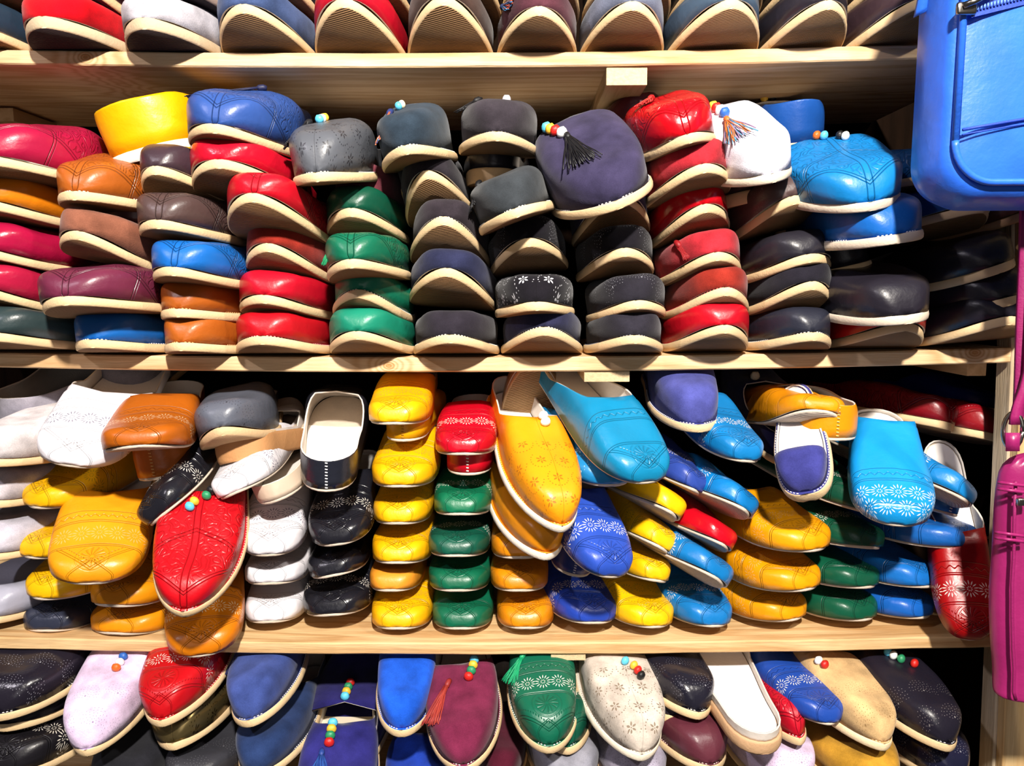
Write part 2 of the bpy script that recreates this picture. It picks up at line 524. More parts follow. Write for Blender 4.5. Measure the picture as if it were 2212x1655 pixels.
COUNT = [0]
PRE = {
 # rubber-soled slip-on with a pointed, sprung toe
 'slip': dict(L=0.265, tb=0.37, p=1.9, q=1.75, S=0.026, ts=0.50, th=0.0095, ht=0.032, hm=0.041, hq=0.026, tm=0.50, dt=0.16, t1=0.10, ex=0.44, ez=0.52, inset=0.0020, bulge=0.09, heelw=0.72),
 # soft leather slipper with a thin leather sole
 'bab': dict(L=0.25, tb=0.27, p=2.6, q=2.4, S=0.009, ts=0.40, th=0.0035, ht=0.021, hm=0.043, hq=0.020, tm=0.45, dt=0.20, t1=0.075, ex=0.46, ez=0.56, inset=0.0, bulge=0.05, heelw=0.78),
}
def slipper(kind, colour, anchor, wpx, loc, label, group, finish='leather', pat=None, hole='#ebe4d8', yaw=0., roll=0., pitch=0.,
            edge=None, under=None, stitch=None, beads=None, tassel=None, seam=None, lin=None, insole=None, text=None, W=None,
            name=None, welt=True, seamcol=None, **over):
    """loc: world anchor; anchor: 'ball', 'tip' or 'heel'"""
    d = dict(PRE[kind]); d.update(over)
    COUNT[0] += 1
    if stitch: d['inset'] += 0.0016
    s = Shoe(W=wpx, seed=COUNT[0], **d)
    if anchor == 'ball': off = Vector((0, s.tb * s.L, s.zs(s.tb)))
    elif anchor == 'tip': off = Vector((0, 0, s.zs(0)))
    else: off = Vector((0, s.L, s.zs(1)))
    rot = Matrix.Rotation(R(yaw), 4, 'Z') @ Matrix.Rotation(R(pitch), 4, 'X') @ Matrix.Rotation(R(-roll), 4, 'Y')
    nm = name or ('leather_slipper' if kind == 'bab' else ('suede_slip_on' if finish == 'suede' else 'leather_slip_on'))
    root = empty(nm, Matrix.Translation(loc) @ rot)
    tag(root, label, 'slipper', group)
    um = upper_mat(colour, finish, pat, hole)
    lm = plain_mat(lin, 0.8, 0.12, 60) if lin else LINING
    up = obj('upper', build_upper(s, off), [um, lm], root)
    so = up.modifiers.new('thick', 'SOLIDIFY'); so.thickness = 0.0019; so.offset = -1; so.material_offset = 1; so.material_offset_rim = 1; so.use_quality_normals = True
    if kind == 'bab':
        ed = plain_mat(edge or LEATH, 0.8, 0.2, 60); un = outsole_mat(under or '#cfbfae', True)
        sol = obj('sole', build_sole(s, off, 0.0, 0.955), [ed, un, ed], root)
    else:
        ed = plain_mat(edge or CREAM, 0.75, 0.13, 50, 0.0007); un = outsole_mat(under or TANB)
        sol = obj('sole', build_sole(s, off), [ed, un, um if welt else ed], root)
    obj('insole', build_insole(s, off, s.tm * 0.75), plain_mat(insole, 0.6, 0.08, 40) if insole else INSOLE, root)
    if stitch: obj('stitching', build_stitch(s, off, 0.6), STITCH if stitch is True else plain_mat(stitch, 0.8, 0.1, 40, 0), root)
    if seam: obj('heel_seam', build_seam(s, off), plain_mat(seamcol, .8, .1, 40, 0) if seamcol else STITCH, root)
    if beads:
        cs, (t0, u0), (t1, u1), r = beads
        path = (s.surf(t0, math.pi / 2 * (1 - u0)) - s.surf(t1, math.pi / 2 * (1 - u1))).length
        for i, c in enumerate(cs):
            q = i * 1.72 * r / max(path, 1e-4); t = t0 + (t1 - t0) * q; u = u0 + (u1 - u0) * q
            a = math.pi / 2 * (1 - u)
            n = s.normal(t, a); p = s.surf(t, a) + n * r * .8
            dd = s.surf(t0, math.pi / 2 * (1 - u0)) - s.surf(t1, math.pi / 2 * (1 - u1))
            obj('bead', bead_mesh(p - off, n, dd if dd.length > 1e-5 else Vector((0, 1, 0)), r), plain_mat(BEADC[c], 0.35, 0.15, 200), root)
    if tassel:
        cols, (t0, u0), (t1, u1) = tassel[:3]; spread = tassel[3] if len(tassel) > 3 else 0.016
        a0, a1 = math.pi / 2 * (1 - u0), math.pi / 2 * (1 - u1)
        n = ((s.normal(t0, a0) + s.normal(t1, a1)) * .5).normalized()
        hd, bms = build_tassel(s.surf(t0, a0) - off, s.surf(t1, a1) - off + s.normal(t1, a1) * .002, n, cols, COUNT[0], spread)
        tm_ = [plain_mat(c, 0.55, 0.2, 300, 0) for c in cols]
        to = obj('tassel', bms[0], tm_[0], root)
        obj('tassel_head', hd, tm_[0], to)
        for b_, m_ in list(zip(bms, tm_))[1:]: obj('tassel_threads', b_, m_, to)
    if text:
        for (txt, tt, uu, size, rz, colr) in text:
            cu = bpy.data.curves.new('t', 'FONT'); cu.body = txt; cu.size = size; cu.align_x = 'CENTER'; cu.extrude = 0.0002
            to = bpy.data.objects.new('t', cu); COL.objects.link(to)
            bpy.context.view_layer.update()
            me = bpy.data.meshes.new_from_object(to); bpy.data.objects.remove(to)
            me.materials.append(plain_mat(colr, .7, .1, 40, 0))
            o = bpy.data.objects.new('insole_print', me); COL.objects.link(o); o.parent = root
            o.matrix_local = Matrix.Translation(Vector((uu, tt * s.L, s.zs(tt) + s.th + .0032)) - off) @ Matrix.Rotation(R(rz), 4, 'Z')
    return root

def width_at(cx, cy, wpx, y):
    return (P(cx + wpx / 2, cy, y) - P(cx - wpx / 2, cy, y)).length
def ball(colour, x0, x1, yb, label, group, y=0.045, z=None, kind='slip', **k):
    """placed by the ball of its sole, where the sole is widest and lowest"""
    cx = (x0 + x1) / 2
    p = P(cx, yb, y)
    if z is not None: p.z = z
    return slipper(kind, colour, 'ball', width_at(cx, yb, x1 - x0, y), p, label, group, **k)
def tip(colour, tx, ty, w, label, group, y=0.0, kind='bab', z=None, **k):
    p = P(tx, ty, y)
    if z is not None: p.z = z
    return slipper(kind, colour, 'tip', width_at(tx, ty, w, y), p, label, group, **k)
def heel(colour, cx, cy, w, label, group, y=0.0, kind='bab', yaw=0., roll=0., pitch=0., **k):
    """turned round: its heel faces the aisle; w is the heel's width"""
    d = PRE[kind]
    W = width_at(cx, cy, w, y) / k.get('heelw', d['heelw'])
    return slipper(kind, colour, 'heel', W, P(cx, cy, y), label, group, yaw=180 + yaw, roll=-roll, pitch=-pitch, **k)

# ---------------------------------------------------------------- the setting: shelving boards, posts, back wall
SAG = 0.0075
def sag(x): return SAG * min(1.6, ((x + 0.06) / 0.56) ** 2)
Z1T, Z1B = P(985, 113.5).z, P(985, 145).z
Z2T, Z2B = P(985, 772.5).z, P(985, 804).z
Z3T, Z3B = P(985, 1390).z, P(985, 1415).z
XR1, XR2, XR3 = P(2185, 120).x, P(2183, 770).x, P(2165, 1386).x
BACK = 0.33
PINE = dict(light='#ecd0a6', dark='#bd8a54')
def shelf(name, zb, zt, xr, mat):
    bm = bmesh.new(); n = 40; x0 = -0.80; rows = []
    b = 0.0015
    prof = [(0.0, zb + b), (0.0, zt - b), (b, zt), (BACK, zt), (BACK, zb), (b, zb)]
    for i in range(n + 1):
        x = x0 + (xr - x0) * i / n
        wob = 0.0006 * math.sin(x * 31) + 0.0004 * math.sin(x * 67 + 1)
        rows.append([bm.verts.new((x, yy + wob * (yy < .01), zz + sag(x))) for yy, zz in prof])
    for A, B in zip(rows, rows[1:]):
        for k in range(6): bm.faces.new((A[k], A[(k + 1) % 6], B[(k + 1) % 6], B[k]))
    bm.faces.new(rows[0][::-1]); bm.faces.new(rows[-1])
    bmesh.ops.recalc_face_normals(bm, faces=bm.faces[:])
    o = obj(name, bm, mat, smooth=False); o['kind'] = 'structure'
    return o
k1 = P(185, 124); k2 = P(2105, 770); k3 = P(840, 790)
shelf('trim_1', Z1B, Z1T, XR1, wood_mat('pine_top_shelf', knots=((k1.x, k1.z, .018),), **PINE))
shelf('trim_2', Z2B, Z2T, XR2, wood_mat('pine_middle_shelf', knots=((k2.x, k2.z + .004, .022), (k3.x, k3.z, .02)), **PINE))
shelf('trim_3', Z3B, Z3T, XR3, wood_mat('pine_lower_shelf', light='#e6c694', dark='#b07f48'))
Z4T = Z3B - 0.245
shelf('trim_4', Z4T - .017, Z4T, XR3, wood_mat('pine_bottom_shelf', light='#e6c694', dark='#b07f48'))
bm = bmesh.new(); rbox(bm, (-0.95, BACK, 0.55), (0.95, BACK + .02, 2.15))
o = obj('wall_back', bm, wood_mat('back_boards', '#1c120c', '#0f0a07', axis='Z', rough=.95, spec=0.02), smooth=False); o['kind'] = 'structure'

def prism(name, pts_front, y0, y1, mat, label=None, structure=True):
    """front outline (world x,z at y0) extruded straight back"""
    bm = bmesh.new()
    A = [bm.verts.new((p[0], y0, p[1])) for p in pts_front]; B = [bm.verts.new((p[0], y1, p[1])) for p in pts_front]
    n = len(A)
    bm.faces.new(A); bm.faces.new(B[::-1])
    for i in range(n): bm.faces.new((A[i], B[i], B[(i + 1) % n], A[(i + 1) % n]))
    bmesh.ops.recalc_face_normals(bm, faces=bm.faces[:])
    bmesh.ops.bevel(bm, geom=bm.edges[:], offset=0.001, segments=1, affect='EDGES')
    o = obj(name, bm, mat, smooth=False)
    if structure: o['kind'] = 'structure'
    return o
def xz(px, py, y=0.0): p = P(px, py, y); return (p.x, p.z)
POST = wood_mat('weathered_post', '#d8c7ab', '#a48d6d', axis='Z', rough=.8)
FACE = wood_mat('pine_upright', '#e2c390', '#b88a50', axis='Z')
# right-hand post: leans a little, its inner face visible, a wide board covering its front
prism('trim_5', [xz(2190, -250), xz(2188, 770), xz(2154, 1500), xz(2140, 1800), (0.66, P(2140, 1800).z), (0.66, P(2190, -250).z)], 0.002, 0.030, POST)
prism('trim_6', [xz(2196, -250), xz(2194, 770), xz(2158, 1500), xz(2146, 1800), (0.80, P(2140, 1800).z), (0.80, P(2190, -250).z)], -0.012, 0.0015, FACE)
# side wall closing the bay well behind the post
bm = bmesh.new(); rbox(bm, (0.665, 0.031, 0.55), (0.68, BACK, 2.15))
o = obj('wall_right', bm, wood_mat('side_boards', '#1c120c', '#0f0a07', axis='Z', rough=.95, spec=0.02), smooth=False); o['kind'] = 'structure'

CHIP = plain_mat('#d8be94', 0.85, 0.35, 260, .001, key='chipboard_end')
BATW = wood_mat('pine_batten', '#dcbf92', '#b08a58', axis='Y')
def batten(px0, px1, py0, py1, label, y0=0.004, y1=0.30, ztop=None):
    a = P(px0, py0, y0); b = P(px1, py1, y0)
    bm = bmesh.new(); zt = ztop if ztop is not None else a.z
    rbox(bm, (a.x, y0, b.z), (b.x, y1, zt), .0008)
    for f in bm.faces:
        f.material_index = 1 if f.normal.y < -.9 else 0
    o = obj('support_batten', bm, [BATW, CHIP], smooth=False)
    tag(o, label, 'batten', 'wooden battens under the shelves')
    return o
xb = P(1353, 165, .004).x
batten(1310, 1398, 147, 184, 'wooden support batten under the top shelf, its cut end and long side showing', ztop=Z1B + sag(xb) - .0005)
xb = P(1305, 815, .004).x
batten(1262, 1360, 800, 825, 'short pale batten end under the middle shelf above the turquoise slipper', ztop=Z2B + sag(xb) - .0005)
xb = P(1228, 1418, .004).x
batten(1190, 1265, 1408, 1427, 'short pale batten end under the lower shelf above the green slipper', ztop=Z3B + sag(xb) - .0005)
# batten along the right side, under the middle shelf
a = P(2180, 817, .01)
bm = bmesh.new(); rbox(bm, (a.x - .035, .034, a.z), (a.x - .012, .30, Z2B + sag(a.x - .03) - .0008), .0008)
tag(obj('support_batten', bm, BATW, smooth=False), 'wooden batten running back along the right side under the middle shelf', 'batten', 'wooden battens under the shelves')
a = P(-28, 207, .2); b = P(30, 262, .2)
bm = bmesh.new(); rbox(bm, (a.x, .20, b.z), (b.x, .30, Z1B + sag(a.x) - .004), .0008)
tag(obj('support_batten', bm, BATW, smooth=False), 'wooden batten at the far left under the top shelf', 'batten', 'wooden battens under the shelves')

# ---------------------------------------------------------------- colours of the goods
CRIM, YEL, ORG, BRN = '#a3123c', '#eeae00', '#d67a12', '#a8571a'
BLU, DEN, RED, RSU, BRK = '#1560b0', '#2c4f92', '#c00a18', '#b02a34', '#8c2a20'
TAU, DBR, BUR, GRN, DGR = '#7c5446', '#4c3a38', '#64243c', '#0d7050', '#0c4a36'
BLK, NAV, NGR, SLA, GRY = '#19171c', '#23264a', '#38344c', '#2c3840', '#55585f'
WHI, TUR, BRT, ROY, LIL = '#ece8ee', '#1192cc', '#1a5ccc', '#2443b0', '#dac4e2'
BEI, TAN, MUS, MAU, OYE = '#d4c8bc', '#cba877', '#b5832a', '#5a3440', '#e88f06'
LBLK, PGR = '#1b1b22', '#b8b4bc'

# ---------------------------------------------------------------- top shelf, front row (soles showing)
G = 'slippers in the front row of the top shelf'
def top(col, x0, x1, label, **k):
    x = P((x0 + x1) / 2, 108, .045).x
    k.setdefault('S', .030); k.setdefault('fin', 'leather')
    return ball(col, x0, x1, 108, label, k.pop('group', G), y=.045, z=Z1T + sag(x) + .0004, finish=k.pop('fin'), tm=.46, hq=.035, hm=k.pop('hm', .042), **k)
top('#26384a', -95, 96, 'dark teal slipper at the far left of the top shelf', S=.009)
top(RED, 104, 306, 'bright red suede slipper with dark outsole on the top shelf', fin='suede', S=.006, ht=.030, under=DARKS, th=.012, edge='#c9b291')
top(PGR, 303, 494, 'off-white suede slipper with dark outsole on the top shelf', fin='suede', S=.006, ht=.030, under=DARKS, th=.012, edge='#c9b291')
top('#3f5078', 495, 688, 'blue-grey suede slip-on, left of the red sole on the top shelf', fin='suede', S=.023)
top('#b80f26', 690, 880, 'red slip-on with its tan pointed sole facing out on the top shelf', S=.029)
top('#4a3832', 884, 1067, 'dark brown slip-on with tall tan sole, right of the red one on top', fin='suede', S=.031)
top('#55303a', 1073, 1245, 'burgundy suede slip-on with a multicoloured tassel beside its tan sole on the top shelf', fin='suede', S=.020,
    tassel=(['#20305a', '#c8502a', '#3a80b0'], (.22, -.45), (.06, -.9), .006))
top('#6a7084', 1250, 1428, 'grey-blue suede slip-on, sole outward, above the batten end on the top shelf', fin='suede', S=.024)
top('#43566a', 1433, 1628, 'slate grey slip-on with tan sole tilted to the right on the top shelf', S=.024, roll=4)
top('#26222a', 1630, 1803, 'black slip-on, sole outward, third from the blue bag on the top shelf', S=.021, roll=4)
top('#3a2a30', 1805, 2000, 'dark maroon slip-on half tucked beside the blue bag on the top shelf', S=.021, roll=7)
# the row above it, cut by the edge of the picture
G2 = 'second row of slippers on the top shelf'
def top2(col, x0, x1, yb, label, **k):
    return ball(col, x0, x1, yb, label, G2, y=.045, finish=k.pop('fin', 'leather'), tm=.46, hq=.03, S=k.pop('S', .018), **k)
top2('#2a2c38', -60, 125, 34, 'dark slipper in the upper row at the left edge, above the teal one', S=.02, roll=-4)
top2('#4a1c34', 128, 305, 50, 'plum slipper in the upper row above the bright red suede one', S=.02, roll=-8, under='#4a2436')
top2('#c05a1c', 215, 345, 22, 'orange-brown slipper wedged in the upper row right of the plum one', S=.02, roll=-6)
top2('#1c40a0', 318, 508, 44, 'blue slipper with a dark outsole in the upper row above the off-white one', S=.006, under=DARKS, th=.012, edge='#a08a80')
top2('#40485a', 512, 694, 42, 'slipper in the upper row above the blue-grey sole', S=.023, roll=-3)
top2('#39405a', 712, 892, 44, 'slipper in the upper row above the red slip-on', S=.023)
top2('#4a4038', 893, 1082, 42, 'slipper in the upper row above the dark brown slip-on', S=.023)
top2('#4a2c34', 1083, 1250, 46, 'slipper in the upper row above the burgundy tasselled slip-on', S=.023)
top2('#3c4048', 1258, 1442, 44, 'slipper in the upper row above the grey-blue slip-on', S=.023)
top2('#3c3a40', 1446, 1634, 44, 'slipper in the upper row above the slate grey slip-on', S=.021, roll=3)
top2('#2c2830', 1640, 1806, 44, 'slipper in the upper row above the black slip-on', S=.021, roll=3)
top2('#342a2c', 1808, 1990, 46, 'slipper in the upper row beside the blue bag', S=.03, roll=4)

# ---------------------------------------------------------------- middle shelf: stacks of rubber-soled slip-ons
def stack(name): return 'slip-ons in the %s stack on the middle shelf' % name
def z2(x0, x1): return Z2T + sag(P((x0 + x1) / 2, 768, .045).x) + .0004
g = stack('far left crimson')
ball(CRIM, -42, 208, 408, 'big crimson leather slip-on on top of the far left stack, throat open', g, y=0.013, pat='emboss', S=.012, hm=.062, ht=.034, hq=.055, tm=.40, L=.26, tassel=(['#8c0f30'], (.25, -.45), (.2, -.95), .008))
ball(ORG, -30, 188, 493, 'orange leather slip-on second from top in the far left stack', g, S=.014, roll=-5, finish='gloss')
ball(CRIM, -36, 172, 580, 'glossy crimson slip-on in the middle of the far left stack', g, S=.012, roll=-9, finish='gloss')
ball('#a81a3c', -36, 160, 668, 'crimson slip-on second from the bottom of the far left stack', g, S=.02, roll=-8, finish='gloss')
ball('#2b3a3c', -20, 205, 757, 'dark grey-green slip-on at the bottom of the far left stack', g, S=.018, z=z2(-20, 205), roll=0)
g = stack('second from left')
heel(YEL, 308, 345, 205, 'yellow leather slip-on with a tall collar tipped on top of the second stack', g, kind='slip', y=-.02, roll=15, hm=.064, hq=.050, tm=.42, pitch=8, edge='#e6ddd0', th=.012, lin='#6a6048', insole='#8a8068', heelw=.9)
heel('#c8a400', 352, 388, 132, 'yellow slip-on turned heel outward under the tipped yellow one', g, kind='slip', y=-0.030, roll=17, edge='#d8ccb6', th=.016, hq=.016)
ball(BRN, 172, 358, 462, 'tooled brown leather slip-on below the yellow pair', g, y=0.023, S=.004, pat='emboss', hm=.058, ht=.03, tm=.40, stitch=True, roll=-1)
heel('#5a3438', 268, 498, 150, 'maroon slip-on heel showing under the tooled brown one', g, kind='slip', y=0.000, roll=-5, hq=.02)
ball('#80503e', 166, 372, 578, 'light brown suede slip-on with its tan sole tilted left, fourth in its stack', g, y=0.023, S=.026, roll=-12, finish='suede')
ball(BUR, 136, 368, 682, 'burgundy tooled slip-on with a red bead on top', g, y=-0.002, S=.010, hm=.055, ht=.03, roll=3, pat='emboss', pitch=-2, beads=(['r'], (.40, 0), (.40, 0), .006))
ball(BLU, 205, 388, 758, 'blue leather slip-on at the bottom of the second stack', g, S=.012, z=z2(205, 388), stitch=True, hm=.038)
g = stack('third from left')
ball('#3c2c34', 342, 500, 446, 'dark plum slip-on wedged left of the red one', g, y=0.038, S=.012, pitch=-6, hm=.04)
ball(DBR, 334, 520, 528, 'dark brown slip-on with cream sole below the plum one', g, y=0.020, S=.010, hm=.045, pat='emboss', roll=-2)
ball(BLU, 360, 550, 622, 'bright blue tooled leather slip-on in the middle of the third stack', g, y=0.018, S=.012, hm=.045, roll=-4, pat='emboss')
ball(BRN, 378, 545, 694, 'upper of two brown leather slip-ons at the foot of the third stack', g, S=.008, roll=-1, stitch='#d8b070')
ball(BRN, 386, 548, 759, 'lower of two brown leather slip-ons at the foot of the third stack', g, S=.010, z=z2(386, 548), stitch='#d8b070')
g = stack('fourth from left')
ball('#2f4f94', 430, 640, 335, 'denim blue tooled slip-on with a dark tassel on top of the red stack', g, y=0.013, S=.013, hm=.062, ht=.034, hq=.058, tm=.42, roll=-5, pat='emboss', pitch=5, tassel=(['#161a40'], (.34, .1), (.28, -.6), .012))
ball('#bd1028', 437, 652, 433, 'red leather slip-on right under the denim blue one', g, y=0.018, S=.014, hm=.042, finish='gloss', roll=-1, pitch=-4)
ball('#b80c20', 510, 708, 518, 'red leather slip-on with ribbed sole showing, third in the red stack', g, y=0, S=.026, roll=-4, pitch=-3, pat='emboss')
ball(BRK, 547, 722, 606, 'brick brown suede slip-on in the middle of the red stack', g, S=.026, roll=-6, finish='suede', pitch=-2)
ball('#b80c24', 534, 722, 685, 'red slip-on second from the bottom, left of the green stack', g, S=.018, roll=-4)
ball('#b40e1c', 528, 722, 766, 'red slip-on at the bottom, left of the green stack', g, S=.018, z=z2(528, 722), stitch='#e0a0a0', roll=0)
g = stack('green')
ball(GRY, 648, 820, 398, 'grey perforated slip-on with black tassel and bright beads on top of the green stack', g, y=-0.002, S=.006, hm=.06, ht=.04, roll=4, pitch=10, pat='dots', hole='#26262c', stitch=True, tm=.42,
     beads=(['y', 'w', 'c'], (.41, -.02), (.36, -.04), .0045), tassel=(['#141418'], (.36, -.12), (.22, -.72), .010))
heel('#6a323c', 778, 452, 140, 'burgundy suede slip-on heel between the grey and green ones', g, kind='slip', finish='suede', y=-0.020, roll=2, hq=.042, seam=True, seamcol='#8a5058')
ball(DGR, 715, 880, 522, 'dark green slip-on at the top of the green stack', g, S=.020, roll=-2)
ball('#0e6348', 718, 884, 608, 'green tooled slip-on with a green tassel at its side', g, y=0, S=.012, roll=3, pat='emboss', hm=.04, tassel=(['#0c8050'], (.2, -.2), (.1, -1.0), .008))
ball('#14795c', 726, 893, 692, 'smooth green slip-on second from the bottom of the green stack', g, S=.028, roll=-5, stitch=True)
ball('#167c62', 721, 897, 766, 'smooth green slip-on at the bottom of the green stack', g, S=.024, z=z2(721, 897))
g = stack('black suede, sixth from left')
ball('#2c3844', 832, 990, 362, 'slate suede slip-on with a multicoloured tassel, on top of the black suede stack', g, y=0.008, S=.013, hm=.058, ht=.034, finish='suede', roll=10, pitch=9, stitch=True, tm=.42,
     beads=(['c', 'h'], (.33, -.04), (.36, .02), .0045), tassel=(['#23306a', '#d0703a', '#4aa0c8', '#c86a50'], (.31, -.10), (.12, -.9), .006))
heel('#22202a', 918, 412, 118, 'black slip-on heel with a tan sole edge under the slate suede one', g, kind='slip', finish='suede', y=-0.020, roll=14, edge='#dcb888', th=.015)
ball('#2a262c', 882, 1028, 478, 'black suede slip-on with a steep tan sole, third in its stack', g, S=.036, roll=9, finish='suede')
ball('#322c32', 888, 1058, 572, 'charcoal suede slip-on with sole rising left, in the middle of its stack', g, S=.034, roll=-3, finish='suede', stitch=True, pitch=-3)
ball('#2a2d48', 886, 1070, 664, 'navy suede slip-on second from the bottom, sole rising left', g, S=.032, roll=-5, finish='suede', pitch=-2)
ball('#2a262e', 896, 1080, 768, 'charcoal suede slip-on with white stitching at the bottom of the sixth stack', g, S=.020, z=z2(896, 1080), finish='suede', stitch=True)
g = stack('black suede, seventh from left')
ball('#332e34', 992, 1163, 338, 'charcoal suede slip-on with a black tassel and silver bead on top of its stack', g, y=0.018, S=.014, hm=.05, ht=.034, finish='suede', stitch='#5a5a66', tm=.42, roll=-2, pitch=9, beads=(['s'], (.33, .02), (.33, .02), .0045), tassel=(['#0e0e12'], (.32, -.08), (.26, -.62), .012))
heel('#24222a', 1065, 394, 128, 'black slip-on heel with white stitches and a flat tan sole', g, kind='slip', y=-0.015, roll=-1, edge='#e4be8c', th=.016, hq=.02, stitch=True)
ball('#34383c', 1034, 1208, 482, 'grey-green suede slip-on tilted up to the right with a black tassel', g, y=-0.002, S=.004, hm=.05, ht=.036, finish='suede', roll=19, stitch=True, pitch=4, tassel=(['#0c0c10'], (.30, -.15), (.20, -.85), .014))
ball(BLK, 1060, 1228, 590, 'black dotted slip-on below the tilted grey-green one', g, S=.026, roll=6, finish='suede', pat='fans', hole='#8a8a92', hm=.038)
ball(BLK, 1070, 1240, 685, 'black slip-on with a white dotted scroll pattern', g, y=0.026, S=.010, hm=.040, finish='suede', pat='dots', hole='#c8c8ce', roll=1)
ball('#2b2c46', 1082, 1257, 767, 'navy suede slip-on at the bottom of the seventh stack', g, S=.028, z=z2(1082, 1257), finish='suede', stitch=True)
g = stack('eighth from left')
ball('#35304a', 1188, 1405, 428, 'large navy suede slip-on with four beads and a black tassel, tilted on top', g, y=-0.012, S=.002, hm=.080, ht=.030, finish='suede', roll=21, pitch=14, yaw=6, stitch=True, tm=.46, p=2.2, q=1.9,
     beads=(['c', 'y', 'r', 'w'], (.43, -.16), (.33, -.06), .0056), tassel=(['#0a0a10'], (.31, -.04), (.10, -.10), .020))
ball('#3a3450', 1236, 1402, 517, 'plum-navy suede slip-on under the large navy one', g, S=.032, roll=8, finish='suede')
ball(BLK, 1246, 1408, 602, 'black dotted slip-on third from the bottom of the eighth stack', g, S=.022, roll=4, finish='suede', pat='fans', hole='#8a8a92', hm=.040)
ball('#232128', 1268, 1433, 692, 'black dotted slip-on second from the bottom of the eighth stack', g, S=.016, roll=4, finish='suede', pat='fans', hole='#8a8a92', hm=.042)
ball('#26242c', 1262, 1426, 767, 'charcoal suede slip-on at the bottom of the eighth stack', g, S=.018, z=z2(1262, 1426), finish='suede', stitch='#7a7a86')
g = stack('red, left of the white suede slipper')
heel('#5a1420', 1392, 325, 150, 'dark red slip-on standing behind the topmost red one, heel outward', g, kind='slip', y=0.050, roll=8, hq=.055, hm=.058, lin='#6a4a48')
ball(RED, 1368, 1540, 335, 'red tooled slip-on with a red tassel on top of the red stack', g, y=-0.002, S=.012, hm=.055, ht=.034, roll=15, pitch=10, pat='emboss', finish='gloss', tm=.40, tassel=(['#a80812', '#d03a30'], (.32, -.02), (.2, -.28), .010))
ball(RSU, 1390, 1570, 437, 'coral red suede slip-on second in the red stack', g, y=0.008, S=.018, hm=.05, roll=10, finish='suede')
ball(RED, 1406, 1568, 521, 'glossy red slip-on third in the red stack', g, S=.024, roll=11, finish='gloss')
ball(RSU, 1422, 1590, 610, 'red suede slip-on with a small tassel at its left, fourth in the red stack', g, S=.022, roll=7, finish='suede', tassel=(['#8c0c14'], (.12, -.6), (.05, -1.0), .006))
ball(BRK, 1436, 1604, 688, 'brick red suede slip-on second from the bottom of the red stack', g, S=.028, roll=2, finish='suede', stitch='#c05050')
ball('#c00c20', 1432, 1602, 764, 'bright red slip-on at the bottom of the red stack', g, S=.028, z=z2(1432, 1602))
g = stack('tenth from left')
heel('#4c3a3a', 1628, 437, 118, 'dark taupe slip-on heel with a tan sole under the white suede one', g, kind='slip', y=-0.020, roll=11, edge='#e2c090', th=.014, hq=.028)
ball('#e4e4f0', 1520, 1680, 378, 'white suede slip-on with beads and a multicoloured tassel', g, y=-0.002, S=.004, hm=.066, ht=.034, finish='suede', roll=13, pitch=15, yaw=4, p=2.2, q=1.9, tm=.5, edge='#e6d6be',
     beads=(['y', 'r', 'w', 'b'], (.42, -.10), (.32, -.05), .0052), tassel=(['#c86a30', '#2a2a3a', '#4a90b8', '#8a7090'], (.28, -.08), (.08, -.30), .018))
ball('#4e3c3a', 1571, 1747, 505, 'dark taupe slip-on below the white suede pair', g, S=.024, roll=14, hm=.045, pat='fans', hole='#7a6a66')
ball('#24222a', 1592, 1775, 603, 'black creased leather slip-on in the middle of the tenth stack', g, S=.016, roll=9, hm=.04)
ball('#222028', 1604, 1770, 680, 'black slip-on with the sole peaking right, second from the bottom of the tenth stack', g, finish='suede', S=.030, roll=2)
ball('#262834', 1606, 1770, 763, 'dark navy slip-on with white stitching at the bottom of the tenth stack', g, S=.018, z=z2(1606, 1770), stitch=True)
g = stack('eleventh from left')
heel('#174a94', 1738, 325, 140, 'blue slip-on standing behind the big bright blue one, heel outward', g, kind='slip', y=0.030, roll=6, hq=.045, hm=.05, tm=.48, pitch=10, beads=(['y', 'k'], (.47, 0), (.44, -.05), .0052))
ball('#1277bb', 1690, 1912, 425, 'big bright blue tooled slip-on with a small bead cluster, nose down', g, y=-0.012, S=.002, hm=.050, ht=.032, roll=9, pitch=16, yaw=0, tm=.47, pat='emboss', edge='#d8c8b4', q=2.0,
     beads=(['o', 'c', 'k', 'w'], (.45, -.02), (.37, .05), .0048))
ball('#1560b4', 1752, 1953, 525, 'blue round-toed slip-on under the big bright blue one', g, y=-0.012, S=.004, hm=.046, ht=.034, roll=9, q=2.2, stitch=True, edge='#d8c8b4', pitch=6)
heel('#1d1a22', 1848, 590, 130, 'small black slip-on heel under the blue pair', g, kind='slip', y=-0.020, roll=13, hq=.026, pat='fans', hole='#5a5a60')
ball('#201d26', 1774, 1960, 680, 'black round-toed leather slip-on with a broad cream sole', g, y=-0.012, S=.004, hm=.046, ht=.036, roll=7, q=2.3, edge='#d8c8b4', pitch=6)
ball('#b80c1c', 1771, 1958, 757, 'red slip-on at the bottom of the eleventh stack under black leather', g, S=.026, z=z2(1771, 1958), roll=0)
g = stack('far right')
ball('#174e86', 1880, 2090, 440, 'blue tooled slip-on with a dark tassel half hidden by the blue bag', g, y=0.048, S=.010, hm=.05, ht=.03, roll=-14, pat='emboss', yaw=15, tassel=(['#0c1428'], (.35, .1), (.2, .3), .02))
ball('#173f80', 1880, 2056, 515, 'dark blue slip-on with a tan sole under the bag', g, y=0.048, S=.020, roll=-3, yaw=14, edge='#c8a880')
ball('#5a3a34', 2010, 2180, 505, 'brown slip-on with sole showing under the blue bag', g, y=0.058, S=.014, roll=16, yaw=12, edge='#a8805a')
ball('#1c1a22', 1955, 2148, 605, 'black slip-on with its sole rising steeply right, third from the bottom at the right post', g, y=0.038, S=.006, roll=19, hm=.04)
